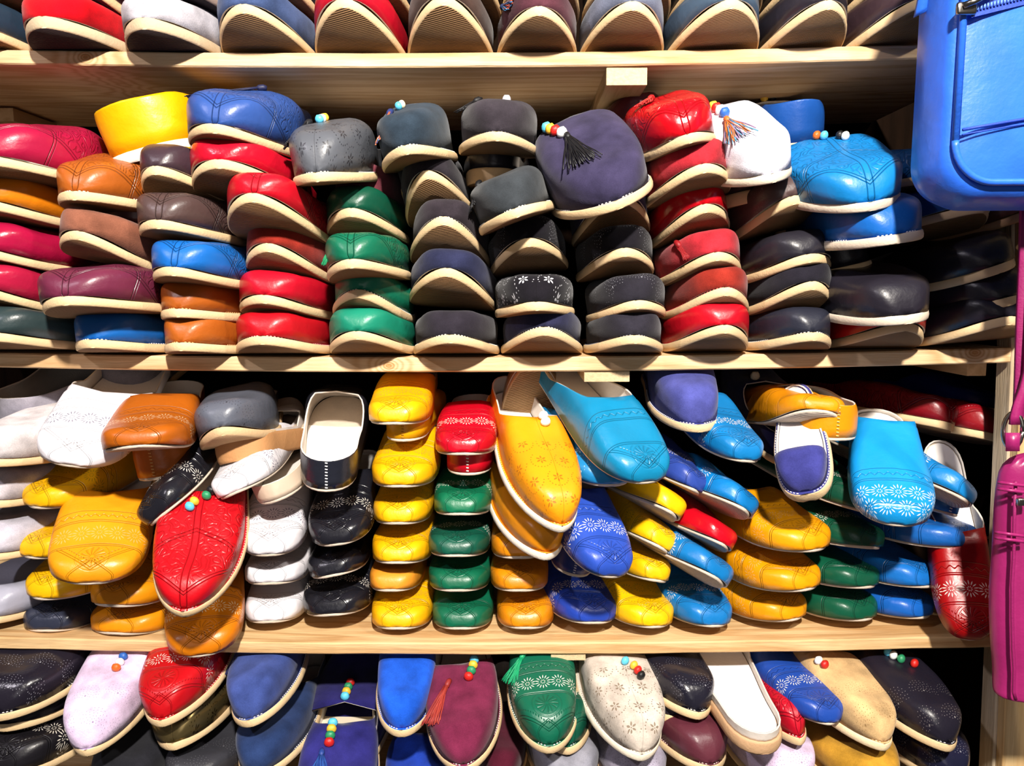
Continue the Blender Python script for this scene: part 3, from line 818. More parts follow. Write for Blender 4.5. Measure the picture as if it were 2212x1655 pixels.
ball('#1e1c26', 1972, 2162, 672, 'black slip-on second from the bottom at the right post', g, y=0.040, S=.008, roll=14, hm=.04)
ball('#211e28', 1962, 2166, 752, 'black slip-on at the bottom at the right post', g, y=0.038, S=.026, z=z2(1962, 2166) + .004, roll=5)

# ---------------------------------------------------------------- lower shelf: leather slippers in stacks
def s3(name): return 'leather slippers in the %s stack on the lower shelf' % name
YH = '#b08a18'   # lining in the cut-outs of yellow leather, its shade put into the colour
OH = '#e0a860'
g = 'pale grey suede slippers at the left edge of the lower shelf'
heel('#9a96a2', 40, 960, 165, 'pale grey suede slipper with wide open throat, top left of the lower shelf', g, kind='slip', finish='suede', y=.06, hq=.05, hm=.06, tm=.42, yaw=-10, pitch=12, insole='#8c98ac')
tip('#cfc8ca', -35, 1010, 190, 'pale grey suede toe at the left edge beside the white slipper', g, kind='slip', finish='suede', y=-.06, S=.008, yaw=-5, hm=.05)
tip('#c4bcc2', -30, 1100, 190, 'pale grey slipper just left of the top yellow toe', g, kind='slip', finish='suede', y=-.03, S=.006)
tip('#b8b4c0', -40, 1215, 200, 'pale grey slipper at the left edge below the second yellow toe', g, kind='slip', finish='suede', y=-.03, S=.006)
tip('#a8a8b8', -40, 1352, 190, 'pale grey slipper at the left edge resting on the shelf', g, kind='slip', finish='leather', y=-.0, S=.006)
g = s3('left yellow')
tip('#eeb008', 78, 1100, 178, 'yellow toe at the top of the left yellow stack', g, y=-.02, pat='band', hole=YH, pitch=10, yaw=-16, p=2.2, q=1.8)
tip('#eeb008', 66, 1208, 178, 'yellow toe in the middle of the left yellow stack', g, y=-.015, pat='band', hole=YH, pitch=8, yaw=-16, p=2.2, q=1.8)
tip('#eeb408', 84, 1297, 165, 'yellow toe at the bottom of the left yellow stack', g, y=-.01, pat='band', hole=YH, pitch=6, yaw=-14, p=2.2, q=1.8)
tip('#2c3040', 96, 1366, 155, 'dark navy toe on the shelf under the left yellow stack', g, y=.012, pat='plainband', finish='gloss')
g = 'white leather slippers on the lower shelf'
tip(WHI, 150, 1010, 190, 'large white slipper with a flower cut-out band above the yellow toes', g, y=-.07, yaw=4, pitch=24, tm=.38, roll=-12, pat='band', hole='#55506a')
heel('#8a8894', 262, 880, 130, 'grey-lined slipper open behind the large white one', g, kind='slip', y=.10, hq=.05, hm=.06, tm=.40, pitch=20, finish='suede', insole='#8c94a8')
g = 'brown leather slippers on the lower shelf'
tip('#a8560e', 298, 968, 190, 'chestnut brown slipper with a flower cut-out band, blunt toe', g, y=-.095, yaw=14, pitch=10, S=.024, pat='band', hole='#d8b890', roll=1)
heel('#a8560e', 335, 1038, 128, 'chestnut brown slipper heel with a stitched seam under the brown toe', g, y=-.03, roll=8, hq=.034, seam=True, seamcol='#d8a868')
g = 'grey and tan wedge slippers on the lower shelf'
tip('#565a66', 480, 942, 178, 'dark grey dotted slipper with a tan wedge sole tipped up', g, kind='slip', y=-.06, S=.030, pitch=2, roll=9, hm=.055, ht=.034, th=.010, pat='fans', hole='#2a2a32', edge='#d6b58a', under='#d2ae80', welt=False, yaw=10)
heel('#d8ccc4', 515, 996, 128, 'tan heel block of the grey wedge slipper', g, kind='slip', y=-.03, roll=12, th=.026, hq=.003, hm=.03, tm=.3, L=.2, edge='#b78454', insole='#c8bcb8', pitch=-9)
g = s3('left orange')
tip('#e09010', 195, 1264, 200, 'large orange-yellow slipper with a flower cut-out band and open back', g, y=-.08, yaw=15, pitch=26, roll=-5, pat='band', hole=OH, tm=.44)
tip('#dd8c0c', 240, 1312, 165, 'orange toe just below the large orange-yellow slipper', g, y=-.02, pat='band', hole=OH, yaw=-6)
tip('#dd8a0a', 248, 1372, 185, 'orange toe lying on the shelf left of the red slipper', g, y=.005, pat='plainband', yaw=-6)
g = 'black leather slippers on the lower shelf'
tip(LBLK, 348, 1120, 150, 'black slipper with white cut-out flowers and a tan underside, leaning left', g, y=-.07, yaw=2, pitch=16, roll=40, pat='band', finish='gloss', under='#d8b48c')
tip(RED, 398, 1335, 200, 'red pointed slipper with four beads and a thick cream sole', 'red leather slippers on the lower shelf', kind='slip', y=-.13, yaw=9, pitch=30, roll=-4, S=.008, hm=.046, ht=.026, pat='emboss', stitch='#e8a0a0', tm=.50, p=2.0, q=1.7,
    beads=(['k', 'g', 'y', 'c'], (.49, .02), (.38, -.03), .0052))
tip('#cf7408', 435, 1420, 165, 'orange-brown slipper overhanging the shelf edge below the red one', s3('left orange'), y=-.055, yaw=16, pitch=22, pat='band', hole='#f0d0a0')
g = s3('white')
tip(WHI, 510, 1068, 140, 'white slipper tilted with its wavy sole to the right, below the tan heel', g, y=-.06, yaw=2, pitch=8, roll=24, pat='band', hole='#6a6480')
heel('#d8c4ae', 602, 1084, 118, 'cream slipper heel with a zigzag edge beside the black heel', g, y=-.035, roll=20, hq=.02, pitch=6, yaw=8)
tip(WHI, 580, 1203, 142, 'white toe with cut-out flowers at the top of the white stack', g, y=-.03, pat='band', hole='#6a6480', pitch=14, hq=.006, yaw=8)
tip(WHI, 582, 1264, 138, 'white toe in the middle of the white stack', g, y=-.005, pat='plainband', yaw=6, hm=.032)
tip(WHI, 580, 1347, 132, 'white toe at the bottom of the white stack', g, y=.012, pat='plainband', yaw=6)
g = s3('black')
heel('#22242e', 705, 1064, 125, 'black slipper turned heel outward with a bright white insole', g, kind='bab', y=-.07, yaw=8, pitch=14, roll=-3, hq=.034, hm=.062, tm=.46, finish='gloss', seam=True, seamcol='#d8d8dc', insole='#fbfaf8', lin='#e2d6c8')
tip(LBLK, 727, 1180, 142, 'black toe with a cut-out band at the top of the black stack', g, y=-.03, pat='band', roll=7, pitch=14, hq=.006, finish='gloss', yaw=4)
tip(LBLK, 718, 1247, 130, 'black toe in the middle of the black stack', g, y=-.005, pat='plainband', roll=10, finish='gloss', yaw=4, hm=.032)
tip(LBLK, 714, 1332, 152, 'black toe at the bottom of the black stack', g, y=.008, pat='band', roll=3, finish='gloss', yaw=2)
g = s3('middle yellow')
tip('#f0b006', 850, 918, 138, 'topmost yellow slipper of the middle yellow stack, just under the shelf board', g, y=-.03, pat='band', hole='#b89038', pitch=6)
heel('#e8a808', 870, 955, 92, 'yellow slipper heel right under the topmost yellow toe', g, y=-.01, hq=.03, seam=True, seamcol='#b87f10')
tip('#f0b006', 862, 1054, 146, 'yellow toe under the yellow heel, third in the stack', g, y=-.03, pat='band', hole='#b89038', pitch=7)
tip('#f0b006', 858, 1134, 130, 'yellow toe fourth from the top of the middle yellow stack', g, y=-.01, pat='band', hole='#b89038', pitch=3)
tip('#f0ae06', 857, 1219, 134, 'yellow toe directly above the small light orange one', g, y=-.005, pat='band', hole='#b89038')
tip('#e2932a', 843, 1279, 117, 'small light orange toe between two yellow ones', g, y=.008, hm=.030)
tip('#f0b006', 857, 1361, 137, 'yellow toe at the bottom of the middle yellow stack', g, y=.008, pat='band', hole='#b89038')
g = s3('green')
tip('#c00a22', 1000, 984, 140, 'red slipper with a white cut-out flower band on top of the green stack', g, y=-.03, pat='band', pitch=5, finish='gloss')
heel('#c00a20', 1010, 1028, 102, 'red slipper heel with a stitched seam above the green toes', g, y=-.01, hq=.034, seam=True)
tip('#0c6a48', 994, 1114, 132, 'green toe with a white cut-out band at the top of the green stack', g, y=-.012, pat='band')
tip('#0f5240', 986, 1204, 140, 'dull green toe second in the green stack', g, y=-.008, pat='band', hm=.034)
tip('#0a6244', 987, 1279, 140, 'green toe third in the green stack', g, y=.004, pat='plainband', hm=.034)
tip('#0a5e42', 994, 1361, 138, 'green toe at the bottom of the green stack', g, y=.008, pat='plainband')
g = s3('middle orange')
ball('#8a6a4a', 1078, 1222, 935, 'slip-on leaning at the back with its ribbed tan sole outward', g, y=.10, pitch=-62, S=.01, edge='#c8a880', under='#b08a5e')
tip('#e89410', 1212, 1152, 170, 'orange slip-on with punched flowers and a white bead, thick white sole', g, kind='slip', y=-.10, yaw=16, pitch=26, S=.006, hm=.05, ht=.03, pat='dots', hole='#a85e10', stitch='#f0c070', edge='#efe4d4', tm=.5, roll=-4, beads=(['w', 'w'], (.49, .02), (.45, .02), .0055))
tip('#dd8a10', 1180, 1212, 165, 'orange slip-on with a thick white sole just under the punched one', g, kind='slip', y=-.06, yaw=14, pitch=18, S=.006, edge='#efe4d4', stitch='#c87818', roll=-5, hm=.034)
tip('#d98408', 1120, 1208, 125, 'orange toe peeping out left under the white-soled pair', g, y=-.012, pat='plainband', hm=.034)
tip('#d98408', 1122, 1279, 132, 'orange toe second from the bottom of the middle orange stack', g, y=.002, pat='plainband', hm=.034)
tip('#db860a', 1136, 1360, 130, 'orange toe at the bottom of the middle orange stack', g, y=.008, pat='plainband')
g = 'turquoise leather slippers on the lower shelf'
tip('#0f7ca8', 1398, 1046, 175, 'big turquoise slipper with a rounded throat, the largest in the middle', g, y=-.09, yaw=24, pitch=26, roll=-2, pat='plainband', hm=.05, tm=.36, dt=.32, L=.27)
tip('#1778b0', 1318, 1052, 165, 'darker turquoise slipper lying under the big turquoise one', g, y=-.05, yaw=16, pitch=18, roll=-4, pat='dots', hole='#9cc8e0', hm=.036, L=.27)
g = s3('royal blue')
tip('#2a4cb0', 1318, 1250, 150, 'royal blue slipper with a cut-out band pointing down right, open back', g, y=-.08, yaw=18, pitch=26, roll=-12, pat='band', tm=.42, ht=.022)
heel('#1c2a70', 1238, 1246, 95, 'dark blue slipper heel under the pointing royal blue one', g, y=-.02, roll=-12, hq=.026, seam=True, seamcol='#c8c8d8')
tip('#2240a4', 1284, 1349, 148, 'royal blue toe with cut-outs resting on the shelf', g, y=.004, pat='band', roll=-6, yaw=14, pitch=4)
g = s3('right yellow')
tip('#f0b806', 1448, 1110, 125, 'yellow slipper with wavy sole showing at the top of the right yellow stack', g, y=-.03, roll=-35, yaw=16, pitch=-2, p=2.2, q=1.8)
tip('#f0b806', 1425, 1186, 112, 'yellow toe second in the right yellow stack', g, y=-.02, roll=-33, yaw=14, pat='band', hole='#a8902a')
tip('#f0b806', 1418, 1258, 105, 'yellow toe third in the right yellow stack', g, y=-.012, roll=-14, yaw=14, pat='band', hole='#a8902a', hm=.034)
tip('#f2ba06', 1416, 1358, 145, 'yellow toe at the bottom of the right yellow stack', g, y=.002, pat='band', hole='#b0a02a', yaw=15, roll=-5, pitch=4, p=2.3, q=2.0)
g = s3('turquoise and blue')
tip('#464a8c', 1511, 935, 155, 'navy suede slip-on with a cream stitched sole just under the middle shelf', 'navy suede slip-ons on the lower shelf', kind='slip', finish='suede', y=-.04, S=.003, hm=.058, ht=.034, q=2.2, stitch=True, pitch=8, tm=.40, roll=2, hq=.05)
tip('#0f74b4', 1612, 1000, 128, 'turquoise toe with a cut-out band right of the navy suede slip-on', g, y=-.06, roll=-8, pitch=14, yaw=12, pat='band')
tip('#2c4496', 1498, 1062, 125, 'violet blue slipper under the navy suede slip-on', g, y=-.03, roll=-29, yaw=16, pat='band', pitch=6, p=2.2, q=1.8)
tip('#0c72b6', 1606, 1104, 142, 'turquoise toe with a pale sole under the first turquoise one', g, y=-.05, roll=-35, yaw=18, pat='band', p=2.2, q=1.8)
tip('#be0a1e', 1560, 1180, 135, 'red toe wedged between two turquoise ones', g, y=-.03, roll=-33, yaw=18, finish='gloss', p=2.2, q=1.8)
tip('#0c6eb0', 1545, 1252, 165, 'turquoise slipper with a broad pale sole under the red toe', g, y=-.045, roll=-35, yaw=18, pat='band', pitch=-2, p=2.2, q=1.8)
tip('#1270b4', 1545, 1356, 145, 'turquoise toe at the bottom, resting on the shelf', g, y=.000, roll=-6, yaw=15, pat='band', pitch=4, p=2.3, q=2.0)
g = s3('golden')
tip('#d98a08', 1775, 892, 155, 'golden brown toe at the top right, just under the middle shelf', g, y=-.045, roll=-7, pitch=-8, S=.02, pat='plainband', hm=.048)
heel('#d98a08', 1808, 953, 135, 'golden brown slipper heel with a seam under the golden toe', g, y=-.04, hq=.036, roll=-1, seam=True, seamcol='#e8c070')
tip('#e89a08', 1765, 1192, 175, 'golden toe with a cut-out band at the top of the golden stack', g, y=-.035, pat='band', hole=OH, pitch=4, yaw=22, p=2.2, q=1.8)
tip('#e49606', 1745, 1277, 172, 'golden toe in the middle of the golden stack', g, y=-.02, pat='band', hole=OH, yaw=22, p=2.2, q=1.8)
tip('#e49606', 1716, 1342, 160, 'golden toe at the bottom of the golden stack', g, y=.012, pat='band', hole=OH, yaw=22, p=2.2, q=1.8)
g = 'navy suede slip-ons on the lower shelf'
tip('#3a3c80', 1748, 1084, 122, 'navy suede slip-on with printed insole, white stitching and a thick cream sole', g, kind='slip', finish='suede', y=-.085, S=.002, th=.013, hm=.030, ht=.022, q=2.9, stitch=True, roll=20, yaw=-12, pitch=38, tm=.23, dt=.03, p=2.8, L=.165, hq=.003, insole='#cfc6c2',
    text=[('FFES', .30, .012, .012, 0, '#24222c'), ('38', .245, .014, .010, 0, '#24222c'), ('\u25ac', .265, -.013, .022, 0, '#24222c')])
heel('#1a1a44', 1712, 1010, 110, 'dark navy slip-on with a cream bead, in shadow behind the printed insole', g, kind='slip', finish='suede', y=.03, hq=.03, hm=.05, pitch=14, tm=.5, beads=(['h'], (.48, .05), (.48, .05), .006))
g = s3('dark green')
tip('#0a4430', 1880, 1112, 160, 'dark green slipper with white cut-outs at the top of its stack', g, y=-.02, roll=-18, yaw=20, pat='band', pitch=8, p=2.2, q=1.8)
tip('#0b4a34', 1886, 1187, 162, 'dark green toe with a pale sole second in its stack', g, y=-.012, roll=-10, yaw=22, pat='band', p=2.2, q=1.8)
tip('#0b5038', 1876, 1272, 160, 'dark green toe third in its stack', g, y=-.005, roll=-5, yaw=22, pat='plainband', hm=.034, p=2.2, q=1.8)
tip('#0b5038', 1872, 1342, 158, 'dark green toe at the bottom of its stack', g, y=.012, roll=-3, yaw=22, pat='plainband', p=2.2, q=1.8)
g = s3('right turquoise')
tip('#1188cc', 1935, 1138, 170, 'bright turquoise slipper with a round toe full of cut-out flowers', g, y=-.09, yaw=-16, pitch=32, roll=-3, pat='bandtoe', hole='#e8f0f4', q=2.2, p=2.3, ht=.024, tm=.66, L=.19, hq=.006)
tip('#1074b4', 2085, 1085, 150, 'turquoise slipper with a wavy sole beside the pink bag', g, y=-.05, yaw=18, roll=-35, pat='band', pitch=8, hq=.005, p=2.2, q=1.8)
heel('#145c9c', 2050, 1114, 85, 'blue slipper heel with white stitching under the turquoise one', g, y=-.01, roll=-14, hq=.03, seam=True, pitch=-6)
tip('#145aa8', 2092, 1186, 190, 'blue slipper lying flat under the bright turquoise pair', g, y=-.02, roll=-7, yaw=26, pat='plainband', p=2.2, q=1.8)
tip('#1568b8', 2005, 1271, 152, 'blue toe second from the bottom in the right blue stack', g, y=-.005, roll=-6, yaw=22, pat='plainband', p=2.2, q=1.8)
tip('#145cb4', 1998, 1337, 145, 'blue toe at the bottom of the right blue stack', g, y=.015, roll=-3, yaw=22, pat='plainband', p=2.2, q=1.8)
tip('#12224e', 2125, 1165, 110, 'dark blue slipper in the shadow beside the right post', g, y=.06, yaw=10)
g = 'red leather slippers on the lower shelf'
tip('#960409', 2092, 1384, 118, 'red slipper hanging nose down over the shelf end by the pink bag', g, y=-.055, yaw=-14, pitch=52, roll=2, pat='band', ht=.024, hq=.005)
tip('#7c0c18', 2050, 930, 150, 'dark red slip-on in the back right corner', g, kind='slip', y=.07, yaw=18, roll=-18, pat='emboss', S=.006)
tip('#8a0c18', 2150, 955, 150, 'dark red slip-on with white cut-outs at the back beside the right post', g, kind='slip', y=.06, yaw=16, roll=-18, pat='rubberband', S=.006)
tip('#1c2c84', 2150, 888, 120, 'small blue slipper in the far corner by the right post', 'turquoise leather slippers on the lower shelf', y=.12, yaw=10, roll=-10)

# ---------------------------------------------------------------- bottom shelf, seen from above
g = 'slippers in the front row of the bottom shelf'
gb = 'slippers under the front row of the bottom shelf'
K = dict(kind='slip', S=.004)
tip('#1d1a24', -6, 1560, 240, 'glossy black perforated slip-on at the left edge of the bottom shelf', g, y=-.06, yaw=4, pitch=6, finish='gloss', pat='fans', hole='#9a9aa4', stitch=True, hm=.05, **K)
tip('#1a1620', 10, 1582, 240, 'black slip-on lying just under the glossy black one', gb, y=-.04, yaw=4, hm=.034, **K)
tip('#17151a', 0, 1690, 240, 'black slipper with white cut-out flowers in the bottom left corner', gb, y=-.06, pat='band', stitch=True, hm=.036, **K)
tip(LIL, 190, 1636, 175, 'lilac suede slip-on with punched fans and three beads', g, finish='suede', y=-.085, yaw=6, pitch=10, roll=7, pat='fans', hole='#8a7a9c', hm=.05, tm=.45, beads=(['b', 'w', 'o'], (.37, .05), (.30, .04), .005), **K)
tip('#b80c16', 352, 1572, 180, 'red tooled slip-on with a dark red tassel and cut-out band', g, y=-.075, yaw=4, pitch=8, roll=8, pat='rubberband', stitch='#e8b0a8', hm=.05, tassel=(['#8c1020'], (.38, -.2), (.33, -.95), .014), **K)
tip('#8c7a50', 378, 1622, 178, 'metallic bronze slip-on with punched dots under the red tooled one', gb, finish='metal', y=-.055, yaw=4, roll=10, pat='dots', hole='#3a2c14', hm=.034, **K)
tip('#3a4a86', 542, 1572, 158, 'blue-grey suede slip-on with a navy tassel at its left', g, finish='suede', y=-.06, yaw=4, roll=11, pitch=4, stitch=True, tm=.42, hm=.05, ht=.032, q=2.0, tassel=(['#1a2458'], (.38, -.1), (.27, -.75), .006), **K)
tip('#25365e', 552, 1690, 165, 'navy suede slip-on below the blue-grey one', gb, finish='suede', y=-.06, roll=8, stitch=True, hm=.04, **K)
tip('#2c2a72', 712, 1828, 185, 'violet navy suede slip-on with four beads and a blue tassel', g, finish='suede', y=-.10, yaw=6, pitch=8, hm=.045, tm=.50, q=2.3, p=2.6, beads=(['c', 'y', 'g', 'r'], (.49, -.03), (.37, -.02), .0058), tassel=(['#22408c', '#3460b0'], (.34, -.06), (.08, -.10), .024), **K)
heel('#25225e', 708, 1745, 150, 'violet navy slip-on behind the tasselled one, its beaded vamp facing its printed insole', g, kind='slip', finish='suede', y=-.05, hq=.004, hm=.05, tm=.585, pitch=8, insole='#e4d6c0',
     beads=(['c', 'y', 'g', 'r'], (.565, .0), (.49, .0), .0055), text=[('FFES', .625, -.024, .013, 180, '#24222c'), ('\u25ac', .625, .010, .026, 180, '#24222c')])
tip('#1d54c4', 868, 1594, 145, 'bright blue suede slip-on with a round toe', g, finish='suede', y=-.06, yaw=4, pitch=6, tm=.44, hm=.05, ht=.03, q=2.1, stitch=True, **K)
tip('#1c40b0', 880, 1790, 150, 'royal blue suede slip-on with its pale insole showing below the bright blue one', gb, finish='suede', y=-.06, hm=.036, tm=.45, insole='#d8c4b4', **K)
tip('#6c2440', 1004, 1672, 182, 'burgundy suede slip-on with beads and a rust red tassel', g, finish='suede', y=-.09, yaw=4, pitch=10, roll=6, stitch=True, tm=.44, hm=.048, beads=(['c', 'y', 'g', 'r'], (.44, .08), (.36, .04), .0054), tassel=(['#8c2420', '#a83a2c'], (.33, -.02), (.14, -.55), .013), **K)
tip('#0d5e46', 1188, 1630, 168, 'green tooled slip-on with a bright green tassel and cut-out band', g, y=-.085, yaw=3, pitch=9, roll=2, pat='rubberband', stitch=True, tm=.46, hm=.048, q=1.9, tassel=(['#0a9a64'], (.40, -.1), (.30, -.72), .016), **K)
tip('#0c523e', 1228, 1632, 150, 'green slip-on tucked under the right side of the tasselled green one', gb, y=-.055, yaw=3, pat='rubberband', stitch=True, hm=.034, roll=4, **K)
tip('#c4b8ac', 1385, 1646, 185, 'beige suede slip-on with punched flowers and four beads', g, finish='suede', y=-.09, yaw=8, pitch=10, roll=-6, pat='dots', hole='#7a6a58', stitch='#f0e6d8', hm=.048, tm=.43, beads=(['c', 'y', 'r', 'k'], (.36, .0), (.29, .05), .005), edge='#efe2cc', **K)
tip('#1c1b26', 1508, 1556, 165, 'dark navy glossy slip-on with punched dots and a pointed toe', g, finish='gloss', y=-.055, yaw=10, pitch=0, roll=-8, pat='fans', hole='#85858e', stitch=True, hm=.038, hq=.012, **K)
tip('#23202c', 1458, 1565, 150, 'navy slip-on sole peeping out left under the glossy navy one', gb, y=-.03, yaw=10, roll=-8, hm=.026, ht=.02, hq=.005, **K)
tip('#5c2a36', 1535, 1672, 178, 'dark burgundy slip-on below the glossy navy one', gb, y=-.075, yaw=8, stitch='#e0c0b8', hm=.045, roll=-4, **K)
heel('#d6ccc2', 1652, 1632, 128, 'backless slip-on turned heel outward with a plain white insole', g, kind='slip', y=-.10, hq=.010, hm=.03, tm=.36, dt=.10, pitch=6, yaw=6, th=.015, edge='#c8a078', insole='#fbf8fa', welt=False)
tip('#1e46a0', 1792, 1568, 142, 'blue pointed leather slipper with a cut-out band on the bottom shelf', g, kind='bab', y=-.06, yaw=12, pitch=2, hq=.012, hm=.034, roll=-8, pat='band', S=.006, p=2.1, q=1.7)
tip('#b40c24', 1728, 1612, 112, 'red slip-on toe between the white insole and the blue pointed slipper', gb, y=-.06, yaw=4, pat='emboss', stitch='#f0c0c0', hm=.036, **K)
tip(TAN, 1908, 1624, 170, 'tan suede slip-on with fine punched dots and a red bead', g, finish='suede', y=-.075, yaw=10, pitch=6, hq=.015, roll=-8, pat='fans', hole='#7c5c34', stitch='#e8d0a8', hm=.045, tm=.44, beads=(['w', 'r'], (.36, -.34), (.33, -.30), .005), edge='#e6cfa8', **K)
tip('#b5862c', 1905, 1735, 200, 'mustard suede slip-on under the tan one', gb, finish='suede', y=-.08, yaw=4, hm=.04, **K)
tip('#1d1a26', 2048, 1626, 175, 'black punched slip-on with four beads by the right post', g, finish='leather', y=-.08, yaw=8, pitch=6, hq=.015, roll=-8, pat='fans', hole='#8c8686', stitch='#c8c8cc', hm=.046, tm=.46, beads=(['c', 'w', 'g', 'r'], (.41, -.05), (.29, .06), .0052), **K)
tip('#1c1d34', 2070, 1700, 165, 'dark navy slip-on in the bottom right corner under the black punched one', gb, finish='gloss', y=-.06, yaw=4, pat='fans', hole='#8a8a98', hm=.036, **K)
tip('#d0bcd8', 1722, 1725, 180, 'pale lilac slip-on under the white insole', gb, finish='suede', y=-.075, yaw=4, pat='fans', hole='#8a7a94', hm=.04, **K)
tip('#8c8c98', 1238, 1730, 170, 'mid grey suede slip-on below the green pair', gb, finish='suede', y=-.07, yaw=4, hm=.04, **K)
tip('#a09aac', 1390, 1735, 175, 'grey-lilac punched slip-on below the beige one', gb, finish='suede', y=-.07, yaw=4, pat='fans', hole='#4c4658', hm=.04, **K)
tip('#26262c', 235, 1740, 185, 'charcoal suede slip-on under the lilac one', gb, finish='suede', y=-.06, hm=.04, **K)
tip('#34343a', 400, 1735, 185, 'dark grey slip-on under the bronze one', gb, y=-.06, pat='fans', hole='#6a6a70', hm=.04, **K)
tip('#4c1828', 1082, 1720, 120, 'dark red slip-on in the gap between the burgundy and green ones', gb, finish='suede', y=-.05, hm=.036, **K)

# ---------------------------------------------------------------- bags hanging in front at the right
def rr_outline(x0, x1, z0, z1, r, n=10, corners=(1, 1, 1, 1)):
    """closed outline; corners: bottom-left, bottom-right, top-right, top-left rounded or not"""
    pts = []
    for (cx, cz, a0), on in zip(((x0 + r, z0 + r, 180), (x1 - r, z0 + r, 270), (x1 - r, z1 - r, 0), (x0 + r, z1 - r, 90)), corners):
        for i in range(n + 1):
            a = R(a0 + 90 * i / n)
            if on: pts.append((cx + r * math.cos(a), cz + r * math.sin(a)))
            else:
                pts.append((cx + r * (1 if math.cos(R(a0 + 45)) > 0 else -1), cz + r * (1 if math.sin(R(a0 + 45)) > 0 else -1))); break
    return pts
def loft(bm, loops, cap=(True, True)):
    rs = [[bm.verts.new(p) for p in lp] for lp in loops]
    n = len(rs[0])
    for A, B in zip(rs, rs[1:]):
        for i in range(n): bm.faces.new((A[i], A[(i + 1) % n], B[(i + 1) % n], B[i]))
    if cap[0]: bm.faces.new(rs[0][::-1])
    if cap[1]: bm.faces.new(rs[-1])
    bmesh.ops.recalc_face_normals(bm, faces=bm.faces[:])

def fill_front(bm, outline, y, puff, nx=26, nz=26, seam=None):
    """puffed panel: concentric rings shrinking to the centre"""
    cx = sum(p[0] for p in outline) / len(outline); cz = sum(p[1] for p in outline) / len(outline)
    rings = []
    for k in range(12):
        q = 1 - k / 12
        d = 1 - q
        rings.append([bm.verts.new((cx + (x - cx) * q, y - puff * min(1.0, (d * 3.2)) ** .6 * 1.0, cz + (z - cz) * q)) for x, z in outline])
    n = len(outline)
    for A, B in zip(rings, rings[1:]):
        for i in range(n): bm.faces.new((A[i], A[(i + 1) % n], B[(i + 1) % n], B[i]))
    bm.faces.new(rings[-1])
BL = upper_mat('#2c68de', 'leather'); BLD = plain_mat('#1c3fae', .6, .15, 60)
METAL = plain_mat('#a8a29a', 0.25, 0.1, 60, 0, metal=1.0, key='steel')
yf, yb_ = -0.205, -0.140
pL = P(2062, 200, yf); pB = P(2100, 397, yf); pT = P(2100, -330, yf)
bx0, bx1, bz0, bz1 = pL.x, pL.x + .30, pB.z, pT.z
bag = tag(empty('handbag', Matrix.Translation(Vector(((bx0 + bx1) / 2, yf, bz0)))), 'blue leather bag with piped edges and a zip, hanging at the top right', 'bag')
O = Vector(((bx0 + bx1) / 2, yf, bz0))
bm = bmesh.new()
def sc(o, k, dx=0.0):
    c = ((bx0 + bx1) / 2, (bz0 + bz1) / 2)
    return [(c[0] + (x - c[0]) * (1 + k / .15) + dx, c[1] + (z - c[1]) * (1 + k / .2)) for x, z in o]
ol = rr_outline(bx0, bx1, bz0, bz1, .034, 12)
loops = []
for q, k in ((0.0, -.003), (0.02, .004), (.15, .009), (.5, .013), (.85, .009), (.97, 0.002), (1, -.006)):
    y = yf + (yb_ - yf) * q
    dr = .014 * math.sin(math.pi * min(1, q * .8 + .1))
    loops.append([(x - O.x, y - O.y, z - O.z - dr) for x, z in sc(ol, k * .6)])
loft(bm, loops)
obj('body', bm, BL, bag)
bm = bmesh.new()
inner = sc(ol, -.004)
fill_front(bm, [(x - O.x, z - O.z) for x, z in inner], -.001, .007)
bmesh.ops.recalc_face_normals(bm, faces=bm.faces[:])
obj('front_panel', bm, BL, bag)
bm = bmesh.new()
pipe = [Vector((x - O.x, -.004, z - O.z)) for x, z in sc(ol, -.001)]; pipe.append(pipe[0])
tube(bm, pipe, .0030, 8)
obj('piping', bm, BL, bag)
def arc_line(z_l, rise, dx0=.004, n=14):
    return [Vector((bx0 + dx0 + (bx1 - bx0 - .01) * i / n - O.x, -.0085 - .001 * math.sin(math.pi * i / n), z_l + rise * math.sin(math.pi * (i / n)) - O.z)) for i in range(n + 1)]
bm = bmesh.new(); sz = P(2070, 285, yf).z
tube(bm, arc_line(sz, .016), .0013, 6); tube(bm, arc_line(sz - .004, .016), .0007, 5)
obj('pocket_seam', bm, BLD, bag)
zz = P(2068, 30, yf).z
zp = empty('z', Matrix()) ; bpy.data.objects.remove(zp)
bm = bmesh.new()
L1 = arc_line(zz, .022)
for a, b in zip(L1, L1[1:]):
    d = (b - a).normalized(); up = Vector((-d.z, 0, d.x))
    vq = [bm.verts.new(p) for p in (a - up * .006, b - up * .006, b + up * .006, a + up * .006)]
    bm.faces.new(vq)
obj('zip_tape', bm, BLD, bag)
bm = bmesh.new()
for j in range(110):
    q = j / 110 * (len(L1) - 1); i = min(int(q), len(L1) - 2); p = L1[i].lerp(L1[i + 1], q - i)
    rbox(bm, p + Vector((-.0007, -.0018, -.0018)), p + Vector((.0007, -.0002, .0018)))
obj('zip_teeth', bm, plain_mat('#5f86d8', .45, .1, 60, 0), bag)
bm = bmesh.new(); p = P(2085, 20, yf - .008) - O
rbox(bm, p + Vector((-.008, -.004, -.005)), p + Vector((.008, .001, .005)), .002)
tube(bm, [p + Vector((-.004, -.004, .001)), p + Vector((.004, -.007, .004)), p + Vector((.022, -.007, .014))], .0028, 6)
obj('zip_slider', bm, METAL, bag)
bm = bmesh.new(); p = P(1990, 22, yb_ - .01) - O
a = P(1983, 30, yb_ - .02) - O; b = P(2012, -60, yb_ - .03) - O
